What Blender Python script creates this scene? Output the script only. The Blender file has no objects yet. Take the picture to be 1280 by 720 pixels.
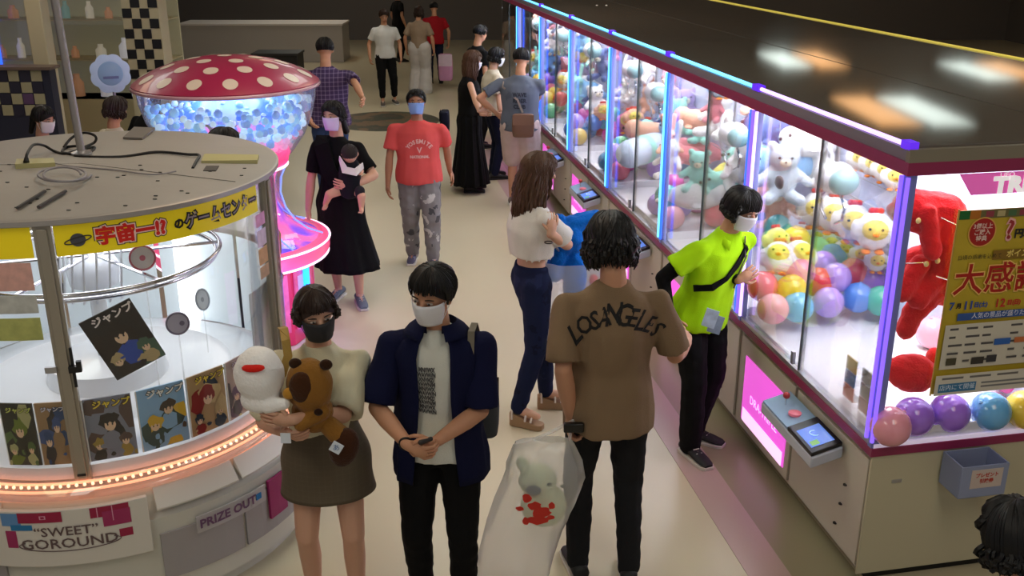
import bpy, bmesh, math, random
from mathutils import Vector as V, Matrix, noise
from mathutils.bvhtree import BVHTree
random.seed(7)
SC = bpy.context.scene
COL = SC.collection
PI = math.pi
def R(d): return math.radians(d)

# ------------------------------------------------------------------ camera, world, lights, exposure
CH, CT, CF = 3.0, R(19.9), 1244.0
cam = bpy.data.objects.new('camera', bpy.data.cameras.new('camera')); COL.objects.link(cam)
cam.location = (0, 0, CH); cam.rotation_euler = (PI/2 - CT, 0, 0)
cam.data.sensor_width = 36; cam.data.lens = 36*CF/1280; cam.data.clip_end = 200
SC.camera = cam
SC.view_settings.view_transform = 'Standard'; SC.view_settings.look = 'None'
SC.view_settings.gamma = 1; SC.view_settings.exposure = 0.0
w = bpy.data.worlds.new('world'); SC.world = w; w.use_nodes = True
w.node_tree.nodes['Background'].inputs[0].default_value = (0.80, 0.82, 0.90, 1)
w.node_tree.nodes['Background'].inputs[1].default_value = 0.30
def area(name, loc, sx, sy, power, color, rot=(0, 0, 0)):
    l = bpy.data.lights.new(name, 'AREA'); l.shape = 'RECTANGLE'; l.size = sx; l.size_y = sy
    l.energy = power; l.color = color
    o = bpy.data.objects.new(name, l); o.location = loc; o.rotation_euler = rot; COL.objects.link(o); return o
CEIL = 4.3
WARM = (1, 0.86, 0.68); COOL = (0.95, 1.0, 0.97)
# ceiling lamp panels stand in pairs, one warm and one cool (see the ceiling builder)
# x, y, watts, warm panel first?
LAMPS = [(-2.6, 1.4, 26, 1), (2.0, 1.0, 24, 0), (-1.0, 5.8, 32, 1), (4.6, 6.4, 28, 0), (-.4, 10.6, 32, 0), (-5.2, 9.6, 26, 1), (-3.0, 16.6, 34, 1), (1.6, 16.2, 30, 0),
         (6.65, 17.2, 5, 1), (10.6, 22.2, 5, 0), (6.9, 24.2, 5, 0), (-4.5, 24, 30, 0)]
for xx, yy, pw, wf in LAMPS:
    area('ceiling_light', (xx+(-.42 if wf else .42), yy, CEIL-.06), .7, 2.4, pw*.42, WARM)
    area('ceiling_light', (xx+(.42 if wf else -.42), yy, CEIL-.06), .7, 2.4, pw*.58, COOL)

# ------------------------------------------------------------------ frames of reference
FR, FU, FF = V((1, 0, 0)), V((0, math.sin(CT), math.cos(CT))), V((0, math.cos(CT), -math.sin(CT)))
def ray(x, y): return FR*((x-640)/CF) - FU*((y-360)/CF) + FF
def atz(x, y, z): d = ray(x, y); return V((0, 0, CH)) + d*((z-CH)/d.z)
def at(x, y, Y): d = ray(x, y); return V((0, 0, CH)) + d*(Y/d.y)
RA = R(9.4); UU = V((-math.sin(RA), math.cos(RA), 0)); NN = V((math.cos(RA), math.sin(RA), 0)); DD = 2.308
AA = V((math.cos(R(11.3)), math.sin(R(11.3)), 0))
def M(a, s, z): return NN*DD + UU*s + AA*a + V((0, 0, z))       # crane row: a = depth behind the aisle face, s = along the aisle
def onrow(x, y, a):                                             # photo point on the plane a behind the aisle face
    d = ray(x, y); c = V((0, 0, CH)); o = M(a, 0, 0)
    return c + d*((NN.dot(o) - NN.dot(c))/NN.dot(d))

# ------------------------------------------------------------------ materials
def lin(c): return tuple(((v/12.92) if v <= .04045 else ((v+.055)/1.055)**2.4) for v in c)
MATS = {}
def mat(name, rgb=(.5, .5, .5), rough=.6, metal=0, emit=0, ecol=None, spec=.5, bump=0, bscale=60, sheen=0, trans=0, coat=0, var=0, vscale=4, sss=0):
    if name in MATS: return MATS[name]
    m = bpy.data.materials.new(name); m.use_nodes = True; nt = m.node_tree; b = nt.nodes['Principled BSDF']
    c = lin(rgb); b.inputs['Base Color'].default_value = (*c, 1); b.inputs['Roughness'].default_value = rough
    b.inputs['Metallic'].default_value = metal; b.inputs['Specular IOR Level'].default_value = spec
    if sheen: b.inputs['Sheen Weight'].default_value = sheen
    if coat: b.inputs['Coat Weight'].default_value = coat
    if sss: b.inputs['Subsurface Weight'].default_value = sss; b.inputs['Subsurface Radius'].default_value = (.02, .008, .004)
    if emit: b.inputs['Emission Strength'].default_value = emit; b.inputs['Emission Color'].default_value = (*lin(ecol or rgb), 1)
    if var or bump:
        tc = nt.nodes.new('ShaderNodeTexCoord')
    if var:
        n = nt.nodes.new('ShaderNodeTexNoise'); n.inputs['Scale'].default_value = vscale; n.inputs['Detail'].default_value = 4
        mx = nt.nodes.new('ShaderNodeMix'); mx.data_type = 'RGBA'
        mx.inputs[6].default_value = (*[v*(1-var) for v in c], 1); mx.inputs[7].default_value = (*[min(1, v*(1+var)) for v in c], 1)
        nt.links.new(tc.outputs['Object'], n.inputs['Vector']); nt.links.new(n.outputs['Fac'], mx.inputs[0]); nt.links.new(mx.outputs[2], b.inputs['Base Color'])
    if bump:
        n2 = nt.nodes.new('ShaderNodeTexNoise'); n2.inputs['Scale'].default_value = bscale; n2.inputs['Detail'].default_value = 3
        bp = nt.nodes.new('ShaderNodeBump'); bp.inputs['Strength'].default_value = bump; bp.inputs['Distance'].default_value = .01
        nt.links.new(tc.outputs['Object'], n2.inputs['Vector']); nt.links.new(n2.outputs['Fac'], bp.inputs['Height']); nt.links.new(bp.outputs[0], b.inputs['Normal'])
    MATS[name] = m; return m
def glassmat(name, tint=(1, 1, 1), gloss=.1, rough=.02, milk=0, milkcol=(.9, .9, .95)):
    if name in MATS: return MATS[name]
    m = bpy.data.materials.new(name); m.use_nodes = True; nt = m.node_tree; nt.nodes.clear()
    out = nt.nodes.new('ShaderNodeOutputMaterial'); t = nt.nodes.new('ShaderNodeBsdfTransparent'); g = nt.nodes.new('ShaderNodeBsdfGlossy')
    t.inputs[0].default_value = (*tint, 1); g.inputs['Roughness'].default_value = rough
    fr = nt.nodes.new('ShaderNodeFresnel'); fr.inputs[0].default_value = 1.18
    mp = nt.nodes.new('ShaderNodeMath'); mp.operation = 'MULTIPLY_ADD'; mp.inputs[1].default_value = .6; mp.inputs[2].default_value = gloss*.25
    mp.use_clamp = True
    nt.links.new(fr.outputs[0], mp.inputs[0])
    mx = nt.nodes.new('ShaderNodeMixShader'); nt.links.new(mp.outputs[0], mx.inputs[0]); nt.links.new(t.outputs[0], mx.inputs[1]); nt.links.new(g.outputs[0], mx.inputs[2])
    last = mx
    if milk:
        d = nt.nodes.new('ShaderNodeBsdfDiffuse'); d.inputs[0].default_value = (*milkcol, 1)
        tr = nt.nodes.new('ShaderNodeBsdfTranslucent'); tr.inputs[0].default_value = (*milkcol, 1)
        m2 = nt.nodes.new('ShaderNodeMixShader'); m2.inputs[0].default_value = .5; nt.links.new(d.outputs[0], m2.inputs[1]); nt.links.new(tr.outputs[0], m2.inputs[2])
        m3 = nt.nodes.new('ShaderNodeMixShader'); m3.inputs[0].default_value = milk; nt.links.new(mx.outputs[0], m3.inputs[1]); nt.links.new(m2.outputs[0], m3.inputs[2]); last = m3
    nt.links.new(last.outputs[0], out.inputs[0]); MATS[name] = m; return m
def cloth(name, rgb=(.5, .5, .5), rough=.92, bump=.25, var=.12, scale=220): return mat(name, rgb, rough, bump=bump, bscale=scale, var=var, vscale=9, spec=.2)
def patmat(name, cols=((.5, .5, .5),), kind='', scale=1, rough=.9):
    if name in MATS: return MATS[name]
    m = mat(name, cols[0], rough, spec=.2); nt = m.node_tree; b = nt.nodes['Principled BSDF']
    tc = nt.nodes.new('ShaderNodeTexCoord')
    if kind == 'blotch':
        n = nt.nodes.new('ShaderNodeTexNoise'); n.inputs['Scale'].default_value = scale; n.inputs['Detail'].default_value = 5; src = n.outputs['Fac']
        nt.links.new(tc.outputs['Object'], n.inputs['Vector'])
        r = nt.nodes.new('ShaderNodeValToRGB'); cr = r.color_ramp; cr.interpolation = 'CONSTANT'
        while len(cr.elements) < len(cols): cr.elements.new(.5)
        for i, c in enumerate(cols): cr.elements[i].position = 0 if i == 0 else .38+.24*(i-1)/max(1, len(cols)-2); cr.elements[i].color = (*lin(c), 1)
        nt.links.new(src, r.inputs[0]); nt.links.new(r.outputs[0], b.inputs['Base Color'])
    if kind == 'plaid':
        sx = nt.nodes.new('ShaderNodeSeparateXYZ'); nt.links.new(tc.outputs['Object'], sx.inputs[0])
        outs = []
        for k in (0, 2):
            mm = nt.nodes.new('ShaderNodeMath'); mm.operation = 'MULTIPLY'; mm.inputs[1].default_value = scale; nt.links.new(sx.outputs[k], mm.inputs[0])
            fr = nt.nodes.new('ShaderNodeMath'); fr.operation = 'FRACT'; nt.links.new(mm.outputs[0], fr.inputs[0])
            lt = nt.nodes.new('ShaderNodeMath'); lt.operation = 'LESS_THAN'; lt.inputs[1].default_value = .22; nt.links.new(fr.outputs[0], lt.inputs[0]); outs.append(lt)
        ad = nt.nodes.new('ShaderNodeMath'); ad.operation = 'ADD'; nt.links.new(outs[0].outputs[0], ad.inputs[0]); nt.links.new(outs[1].outputs[0], ad.inputs[1])
        hf = nt.nodes.new('ShaderNodeMath'); hf.operation = 'MULTIPLY'; hf.inputs[1].default_value = .5; nt.links.new(ad.outputs[0], hf.inputs[0])
        mx = nt.nodes.new('ShaderNodeMix'); mx.data_type = 'RGBA'; mx.inputs[6].default_value = (*lin(cols[0]), 1); mx.inputs[7].default_value = (*lin(cols[1]), 1)
        nt.links.new(hf.outputs[0], mx.inputs[0]); nt.links.new(mx.outputs[2], b.inputs['Base Color'])
    return m

# ------------------------------------------------------------------ mesh builder
class MB:
    def __init__(s): s.v = []; s.f = []; s.m = []; s.mats = []
    def mi(s, m):
        if m is None: return 0
        if m not in s.mats: s.mats.append(m)
        return s.mats.index(m)
    def add(s, vs, fs, m=None):
        o = len(s.v); s.v += [tuple(v) for v in vs]; k = s.mi(m)
        for f in fs: s.f.append([i+o for i in f]); s.m.append(k)
        return s
    def hexa(s, p, m=None):  # 8 points: bottom 4 ccw, top 4 ccw
        return s.add(p, [(3, 2, 1, 0), (4, 5, 6, 7), (0, 1, 5, 4), (1, 2, 6, 5), (2, 3, 7, 6), (3, 0, 4, 7)], m)
    def box(s, x0, x1, y0, y1, z0, z1, m=None, f=None):
        f = f or (lambda a, b, c: V((a, b, c)))
        return s.hexa([f(x0, y0, z0), f(x1, y0, z0), f(x1, y1, z0), f(x0, y1, z0), f(x0, y0, z1), f(x1, y0, z1), f(x1, y1, z1), f(x0, y1, z1)], m)
    def quad(s, a, b, c, d, m=None): return s.add([a, b, c, d], [(0, 1, 2, 3)], m)
    def rings(s, rs, m=None, close=True, cap0=True, cap1=True):
        n = len(rs[0]); vs = [p for r in rs for p in r]; fs = []
        for i in range(len(rs)-1):
            for j in range(n if close else n-1):
                a = i*n+j; b = i*n+(j+1) % n; fs.append((a, b, b+n, a+n))
        if cap0: fs.append(tuple(range(n-1, -1, -1)))
        if cap1: fs.append(tuple((len(rs)-1)*n+j for j in range(n)))
        return s.add(vs, fs, m)
    def lathe(s, prof, c=(0, 0, 0), n=32, m=None, a0=0, a1=2*PI, cap=True):
        c = V(c); full = abs(a1-a0-2*PI) < 1e-6; k = n if full else n+1
        rs = [[c+V((r*math.cos(a0+(a1-a0)*j/n), r*math.sin(a0+(a1-a0)*j/n), z)) for j in range(k)] for r, z in prof]
        return s.rings(rs, m, close=full, cap0=cap and full, cap1=cap and full)
    def tube(s, pts, r, n=8, m=None, closed=False):
        pts = [V(p) for p in pts]; rs = []; L = len(pts)
        rr = r if isinstance(r, (list, tuple)) else [r]*L
        up = None
        for i, p in enumerate(pts):
            if closed: d = pts[(i+1) % L]-pts[i-1]
            else: d = pts[min(i+1, L-1)]-pts[max(i-1, 0)]
            d = d.normalized() if d.length > 1e-9 else V((0, 0, 1))
            if up is None: up = d.orthogonal().normalized()
            up = (up-d*up.dot(d)); up = up.normalized() if up.length > 1e-6 else d.orthogonal().normalized()
            sd = d.cross(up)
            rs.append([p+(up*math.cos(2*PI*j/n)+sd*math.sin(2*PI*j/n))*rr[i] for j in range(n)])
        if closed: rs.append(rs[0])
        return s.rings(rs, m, cap0=not closed, cap1=not closed)
    def ell(s, c, ax, ay, az, n=14, k=9, m=None):
        c = V(c); ax, ay, az = V(ax), V(ay), V(az); rs = []
        for i in range(1, k):
            t = PI*i/k; rs.append([c-az*math.cos(t)+(ax*math.cos(2*PI*j/n)+ay*math.sin(2*PI*j/n))*math.sin(t) for j in range(n)])
        o = len(s.v); s.rings(rs, m, cap0=False, cap1=False)
        b = len(s.v); kk = s.mi(m); s.v += [tuple(c-az), tuple(c+az)]
        for j in range(n):
            s.f.append([b, o+(j+1) % n, o+j]); s.m.append(kk)
            e = o+(k-2)*n; s.f.append([b+1, e+j, e+(j+1) % n]); s.m.append(kk)
        return s
    def sph(s, c, r, n=14, k=9, m=None): return s.ell(c, (r, 0, 0), (0, r, 0), (0, 0, r), n, k, m)
    def cap(s, p0, p1, r0, r1, n=10, m=None):
        p0, p1 = V(p0), V(p1); d = p1-p0; L = d.length; d = d.normalized() if L > 1e-6 else V((0, 0, 1))
        u = d.orthogonal().normalized(); w_ = d.cross(u); rs = []
        def ring(c, r): rs.append([c+(u*math.cos(2*PI*j/n)+w_*math.sin(2*PI*j/n))*r for j in range(n)])
        for t in (75, 45, 20): ring(p0-d*r0*math.sin(R(t)), r0*math.cos(R(t)))
        ring(p0, r0); ring(p1, r1)
        for t in (20, 45, 75): ring(p1+d*r1*math.sin(R(t)), r1*math.cos(R(t)))
        return s.rings(rs, m)
    def stub(s, p0, p1, r0, r1, n=16, m=None):   # sleeve or leg of a garment: round start, flat open looking end
        p0, p1 = V(p0), V(p1); d = (p1-p0).normalized(); u = d.orthogonal().normalized(); w_ = d.cross(u); rs = []
        def ring(c, r): rs.append([c+(u*math.cos(2*PI*j/n)+w_*math.sin(2*PI*j/n))*r for j in range(n)])
        for t in (75, 45, 20): ring(p0-d*r0*math.sin(R(t)), r0*math.cos(R(t)))
        ring(p0, r0); ring(p0.lerp(p1, .5), (r0+r1)/2); ring(p1, r1); ring(p1+d*.008, r1*1.02); ring(p1+d*.008, r1*.72); ring(p1-d*.02, r1*.70)
        return s.rings(rs, m)
    def mesh(s, name, smooth=False):
        me = bpy.data.meshes.new(name); me.from_pydata(s.v, [], s.f)
        for m in s.mats: me.materials.append(m)
        if s.mats and len(s.mats) > 1: me.polygons.foreach_set('material_index', s.m)
        if smooth: me.polygons.foreach_set('use_smooth', [True]*len(s.f))
        me.update(); return me
    def build(s, name, m=None, parent=None, smooth=False, bevel=0, fix=True):
        me = s.mesh(name, smooth)
        if m is not None and not s.mats: me.materials.append(m)
        if fix:
            bm = bmesh.new(); bm.from_mesh(me); bmesh.ops.recalc_face_normals(bm, faces=bm.faces); bm.to_mesh(me); bm.free()
        o = bpy.data.objects.new(name, me); COL.objects.link(o)
        if parent is not None:
            o.parent = parent; o.matrix_parent_inverse = PINV(parent)
        if bevel:
            b = o.modifiers.new('bevel', 'BEVEL'); b.width = bevel; b.segments = 2; b.limit_method = 'ANGLE'; b.angle_limit = R(40)
            if not smooth: me.polygons.foreach_set('use_smooth', [True]*len(me.polygons)); me.set_sharp_from_angle(angle=R(35))
        elif smooth: me.set_sharp_from_angle(angle=R(50))
        return o
def wm(o):
    m = Matrix.LocRotScale(o.location, o.rotation_euler, o.scale)
    if o.parent: return wm(o.parent) @ o.matrix_parent_inverse @ m
    return m
def PINV(p): return wm(p).inverted()
def tag(o, label=None, cat=None, group=None, kind=None):
    if label: o['label'] = label
    if cat: o['category'] = cat
    if group: o['group'] = group
    if kind: o['kind'] = kind
    return o
def thing(name, label, cat, loc=(0, 0, 0), group=None):
    o = bpy.data.objects.new(name, None); COL.objects.link(o); o.location = loc; o.empty_display_size = .1
    return tag(o, label, cat, group)
def kids(o): return [c for c in COL.objects if c.parent == o]
CH_CACHE = {}
def copy_tree(o, parent=None, childs=None):
    c = o.copy(); COL.objects.link(c); c.parent = parent
    key = o.name
    if key not in CH_CACHE: CH_CACHE[key] = list(o.children)
    for ch in CH_CACHE[key]: copy_tree(ch, c)
    return c
# ---- blob: a union of closed shapes turned into one smooth skin
def blob(mb, voxel=.012, smooth=4, fold=0, fscale=8, seed=0, fstretch=.35):
    me = mb.mesh('tmp'); bm = bmesh.new(); bm.from_mesh(me); bmesh.ops.recalc_face_normals(bm, faces=bm.faces)
    bm.to_mesh(me); bm.free()
    o = bpy.data.objects.new('tmp', me); COL.objects.link(o)
    r = o.modifiers.new('r', 'REMESH'); r.mode = 'VOXEL'; r.voxel_size = voxel; r.use_smooth_shade = True
    if smooth:
        q = o.modifiers.new('s', 'SMOOTH'); q.iterations = smooth; q.factor = .5
    dg = bpy.context.evaluated_depsgraph_get(); dg.update()
    out = bpy.data.meshes.new_from_object(o.evaluated_get(dg)); bpy.data.objects.remove(o); bpy.data.meshes.remove(me)
    out.materials.clear()
    if fold:
        off = V((seed*3.1, seed*1.7, 0))
        for v, nrm in zip(out.vertices, [n.vector.copy() for n in out.vertex_normals]):
            p = v.co*fscale; p.z *= fstretch; p += off
            q = v.co*fscale*.45; q.z *= 1.2
            d = noise.noise(p)+.6*noise.noise(q+off)
            v.co += nrm*d*fold
    out.polygons.foreach_set('use_smooth', [True]*len(out.polygons)); out.update()
    return out
def put(me, name, m, parent=None):
    me.name = name
    if m is not None: me.materials.clear(); me.materials.append(m)
    o = bpy.data.objects.new(name, me); COL.objects.link(o)
    if parent is not None: o.parent = parent; o.matrix_parent_inverse = PINV(parent)
    return o
def join_mesh(me, mb):   # append extra geometry to an existing mesh
    bm = bmesh.new(); bm.from_mesh(me); t = mb.mesh('t', True); bm.from_mesh(t); bm.to_mesh(me); bm.free(); bpy.data.meshes.remove(t)
    me.polygons.foreach_set('use_smooth', [True]*len(me.polygons)); return me
# ---- lettering
def text_geo(body, size=1, bold=0, sx=1, shear=0, spacing=1):
    c = bpy.data.curves.new('t', 'FONT'); c.body = body; c.size = size; c.align_x = 'CENTER'; c.align_y = 'CENTER'; c.offset = bold; c.shear = shear
    c.space_character = spacing; c.resolution_u = 2
    o = bpy.data.objects.new('t', c); COL.objects.link(o)
    dg = bpy.context.evaluated_depsgraph_get(); dg.update()
    me = bpy.data.meshes.new_from_object(o.evaluated_get(dg)); bpy.data.objects.remove(o)
    vs = [V((v.co.x*sx, v.co.y, 0)) for v in me.vertices]; fs = [tuple(p.vertices) for p in me.polygons]; bpy.data.meshes.remove(me)
    return vs, fs
def text(body, size, fn, m, parent, name='lettering', **k):
    vs, fs = text_geo(body, size, **k)
    if not vs: return None
    return MB().add([fn(v.x, v.y) for v in vs], fs).build(name, m, parent, fix=False)
def plane_fn(o, x, y): return lambda a, b: o + x*a + y*b
def sky(): pass
# ================================================================== THE SETTING
fm = mat('floor vinyl', (.77, .73, .62), .30, spec=.42, bump=.03, bscale=3, var=.05, vscale=1.2)
rs_ = MB().box(-14, 14, -3, 29, -.1, 0); o = rs_.build('floor', fm); tag(o, kind='structure')
o = MB().box(-14, 14, 29, 29.2, 0, CEIL).build('wall_back', mat('wall dim', (.42, .40, .39), .8)); tag(o, kind='structure')
o = MB().box(-14.2, -14, -3, 29.2, 0, CEIL).build('wall_left', mat('wall dim')); tag(o, kind='structure')
o = MB().box(14, 14.2, -3, 29.2, 0, CEIL).build('wall_right', mat('wall dim')); tag(o, kind='structure')
o = MB().box(-14.2, 14.2, -3, 29.2, CEIL, CEIL+.1).build('ceiling', mat('ceiling paint', (.50, .49, .47), .85)); tag(o, kind='structure')
# inlaid floor bands beside the crane row and the dark stone medallion further back
def band(n0, n1, m, nm):
    P = [NN*n0+UU*.6, NN*n1+UU*.6, NN*n1+UU*14, NN*n0+UU*14]
    b = MB().hexa([p+V((0, 0, -.01)) for p in P]+[p+V((0, 0, .003)) for p in P]); o = b.build(nm, m); tag(o, kind='structure')
band(1.82, 2.03, mat('floor pink band', (.70, .60, .57), .3, spec=.4), 'trim_1')
band(2.03, 2.36, mat('floor olive band', (.56, .53, .42), .3, spec=.4), 'trim_2')
o = MB().lathe([(.001, .004), (.86, .004), (.9, .0)], (-2.1, 16.4, 0), 40, cap=False).build('trim_3', patmat('dark stone inlay', [(.34, .28, .24), (.24, .26, .22), (.42, .34, .26), (.30, .33, .27)], 'blotch', 2, .4)); tag(o, kind='structure')
pil = MB().box(-5.30, -5.12, 11.2, 11.4, 0, CEIL).build('trim_4', mat('cream pillar', (.72, .68, .56), .6), bevel=.01); tag(pil, kind='structure')
# ceiling lamps
wl = mat('lamp warm', (1, .72, .42), .4, emit=2); cl = mat('lamp cool', (.93, 1, .96), .4, emit=2); lf = mat('lamp frame', (.8, .8, .8), .5)
for i, (xx, yy, pw, wf) in enumerate(LAMPS):
    for m, dx, wd in ((wl, -.42 if wf else .42, 'warm orange'), (cl, .42 if wf else -.42, 'cool white')):
        t = thing('ceiling_lamp', '%s ceiling lamp panel %s' % (wd, ['above the left front', 'above the camera right', 'above the young man in navy', 'above the crane end face', 'above the man in coral', 'above the ponytail woman', 'above the far left aisle', 'above the far crane row', 'mirrored largest in the crane roof', 'mirrored at the right edge of the crane roof', 'mirrored small and far in the crane roof', 'at the far left ceiling'][i]), 'lamp', (xx+dx, yy, CEIL), '%s ceiling lamp panels' % wd)
        f = MB(); x, y, h, l = xx+dx, yy, .38, 1.5
        for a, b, c, d in ((x-h, x+h, y-l-.02, y-l+.02), (x-h, x+h, y+l-.02, y+l+.02), (x-h-.02, x-h+.02, y-l, y+l), (x+h-.02, x+h+.02, y-l, y+l)): f.box(a, b, c, d, CEIL-.04, CEIL)
        f.build('frame', lf, t)
        for q in range(3): MB().box(x-h+.03, x+h-.03, y-l+.04+q, y-l+.94+q, CEIL-.03, CEIL-.005).build('diffuser', m, t)

# ================================================================== CRANE MACHINE ROW
S0, SM, NZ = 3.75, 1.61, 7
beige = mat('cabinet beige', (.76, .73, .66), .42, spec=.4); beige2 = mat('cabinet beige door', (.79, .76, .70), .38, spec=.4)
magenta = mat('magenta trim', (.58, .16, .33), .4); alu = mat('aluminium', (.72, .72, .74), .32, metal=.8); grey = mat('fascia grey', (.50, .47, .50), .4)
white = mat('interior white', (.93, .93, .95), .35); dark = mat('dark plastic', (.06, .06, .07), .4); black = mat('black', (.03, .03, .035), .5)
roofm = mat('glossy dark roof', (.44, .41, .38), .06, spec=.6, var=.1, vscale=1.5)
cglass = glassmat('clear glass', gloss=.12)
tubeB = mat('neon blue tube', (.16, .36, 1), .4, emit=1.8); tubeC = mat('neon cyan tube', (.40, .78, 1), .4, emit=2.2); tubeV = mat('neon violet tube', (.50, .36, .95), .4, emit=1.3); tubeW = mat('neon pale violet tube', (.80, .68, 1), .4, emit=1.8)
capV = mat('violet end cap', (.35, .15, .85), .4, emit=1)
lampW = mat('cabinet lamp', (1, 1, 1), .4, emit=5)
pinkE = mat('lit pink panel', (.93, .36, .86), .4, emit=.85); pinkL = mat('lit pale pink panel', (1, .80, .97), .4, emit=1.1)
edge = mat('glass edge', (.20, .24, .24), .4)
chrome = mat('chrome', (.85, .85, .88), .15, metal=1)
POSTS = []
def control_panel(t, s, k):
    A0, A1 = -.17, -.005
    def P(a, ss, z): return M(a, s+ss, z - (0 if a > -.05 else .045))
    cp = MB(); cp.box(A0, A1, 0, .62, .555, .615, None, P)
    b = cp.build('control_panel', mat('control shelf', (.74, .76, .80), .4), t, bevel=.008)
    def top(a, ss, z): return M(a, s+ss, .615 + z - .045*min(1, max(0, (A1-a)/(A1-A0))))
    MB().box(-.165, -.01, .30, .61, .0, .012, None, top).build('joystick_plate', mat('joystick plate', (.56, .68, .80), .4), b)
    c = top(-.085, .50, .012)
    MB().tube([c, c+V((0, 0, .045))], .006).build('joystick_shaft', chrome, b)
    MB().sph(c+V((0, 0, .055)), .019, 12, 8).build('joystick_knob', mat('red knob', (.78, .25, .25), .3), b, smooth=True)
    c = top(-.085, .385, .012); MB().lathe([(.0, .0), (.034, 0), (.034, .012), (.02, .018), (.001, .02)], c, 16).build('push_button', mat('pink button', (.86, .45, .52), .3, emit=.25), b, smooth=True)
    MB().box(-.168, -.008, .01, .29, 0, .022, None, top).build('screen_bezel', mat('bezel black', (.05, .05, .06), .3), b, bevel=.004)
    MB().box(-.15, -.03, .05, .225, .022, .024, None, top).build('screen', mat('screen blue', (.35, .50, .85), .2, emit=.55), b)
    MB().box(-.14, -.10, .06, .10, .0242, .0248, None, top).build('screen_icon', mat('screen green', (.45, .70, .35), .2, emit=.4), b)
    g = MB(); cc = top(-.085, .155, .0246); g.tube([cc+AA*math.cos(q)*.025+UU*math.sin(q)*.025 for q in [2*PI*j/16 for j in range(16)]], .003, 5, closed=True); g.build('screen_ring', mat('screen pale', (.7, .85, 1), .2, emit=.6), b)
def crane(k):
    s0 = S0+SM*k; s1 = s0+SM
    near = ['with a red soft toy and a poster on its end glass', 'behind the attendant in the lime shirt', 'with a spotted white soft toy on its floor', 'behind the long brown hair woman, pastel roll pillow inside', 'with a long white cushion, third from the far end', 'beside the man with the brown shoulder bag', 'farthest in the row, partly behind the grey shirt man'][k]
    t = thing('crane_machine', 'lit crane machine %s' % near, 'crane machine', M(0, s0, 0), 'crane machines in the long lit row')
    MB().box(.03, .95, s0+.004, s1-.004, .05, .705, None, M).build('cabinet_body', beige, t)
    MB().box(.07, .90, s0+.02, s1-.02, .0, .05, None, M).build('plinth', black, t)
    for a, b in ((.03, .80), (.83, 1.58)):
        d = MB().box(.012, .03, s0+a, s0+b, .075, .655, None, M).build('cabinet_door', beige2, t, bevel=.004)
        if a < .1:
            for zz, ss in ((.42, .2), (.30, .22), (.17, .25)): MB().lathe([(0, 0), (.011, 0), (.011, .006), (0, .006)], (0, 0, 0), 10).build('lock', dark, d).matrix_world = Matrix.Translation(M(.010, s0+ss, zz)) @ Matrix.Rotation(PI/2, 4, UU) if False else Matrix.Translation(M(.008, s0+ss, zz))
        else:
            MB().box(.006, .012, s0+.88, s0+1.50, .13, .55, None, M).build('glow_panel', pinkE, d)
            MB().box(.003, .006, s0+.90, s0+1.48, .13, .215, None, M).build('glow_panel_strip', pinkL, d)
            if k in (0, 1, 3, 4):
                text('DRA-TRIPLE', .075, plane_fn(M(.004, s0+1.19, .31), -UU, V((0, 0, 1))), mat('pale pink letters', (1, .85, 1), .4, emit=1), d)
    MB().box(-.012, .05, s0, s1, .70, .742, None, M).build('lower_trim', magenta, t)
    sl = MB(); sl.box(-.006, .012, s0, s1, .742, .768, None, M); sl.box(.020, .05, s0, s1, .742, .760, None, M); sl.build('sill_track', alu, t)
    mid = s0+SM/2
    for a, b, aa in ((s0+.03, mid+.01, .004), (mid-.01, s1-.03, .022)):
        g = MB().box(aa, aa+.004, a, b, .762, 2.035, None, M).build('glass_door', cglass, t)
    MB().box(-.001, .010, mid-.004, mid+.004, .765, 2.03, None, M).build('door_edge', edge, t)
    MB().box(-.022, -.004, mid+.03, mid+.055, .79, .86, None, M).build('door_lock', alu, t)
    MB().box(-.03, .05, s0, s1, 2.03, 2.085, None, M).build('upper_trim', magenta, t)
    MB().box(-.02, .06, s0, s1, 2.085, 2.135, None, M).build('fascia', grey, t)
    if k < 3 or True:
        c = k != 0
        nt_ = MB().tube([M(-.012, s0+.05, 2.15), M(-.012, s1-.04, 2.15)], .011, 8).build('neon_tube', tubeC if c else tubeW, t, smooth=True)
        MB().box(-.03, .012, s0-.02, s0+.05, 2.135, 2.168, None, M).build('tube_end_cap', capV, nt_)
        MB().box(-.03, .012, s1-.045, s1-.025, 2.135, 2.168, None, M).build('tube_end_cap', capV, nt_)
    MB().box(.0, .952, s0, s1, 2.135, 2.15, None, M).build('roof_panel', roofm, t)
    # interior
    MB().box(.92, .935, s0, s1, .74, 2.04, None, M).build('back_panel', mat('back panel', (.80, .82, .92), .4), t)
    MB().box(.05, .92, s0, s1, .735, .758, None, M).build('tray_floor', white, t)
    MB().box(.05, .93, s0, s1, 2.04, 2.06, None, M).build('inner_ceiling', white, t)
    for aa in (.10, .80): MB().box(aa, aa+.06, s0+.08, s1-.08, 2.015, 2.04, None, M).build('cabinet_lamp', lampW, t)
    if k >= 1:
        MB().box(.05, .92, s0+.03, s0+.95, .758, .80, None, M).build('prize_platform', white, t)
    MB().box(.05, .92, s0+.002, s0+.010, .758, .82, None, M).build('partition_wall', white, t)
    if k >= 1: MB().box(.05, .92, s0+.003, s0+.007, .82, 2.03, None, M).build('partition_glass', cglass, t)
    # posts and tubes
    p = MB().box(-.012, .03, s0-.012, s0+.022, .742, 2.04, None, M).build('corner_post', mat('post', (.55, .58, .80), .3, metal=.3), t)
    near_ = k <= 1
    MB().tube([M(-.018, s0+.030, .78), M(-.018, s0+.030, 2.02)], .010, 8).build('light_tube', tubeV if near_ else tubeC, p, smooth=True)
    MB().tube([M(-.018, s0-.022, .78), M(-.018, s0-.022, 2.02)], .010, 8).build('light_tube', (tubeV if k == 0 else tubeW) if near_ else tubeB, p, smooth=True)
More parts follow.
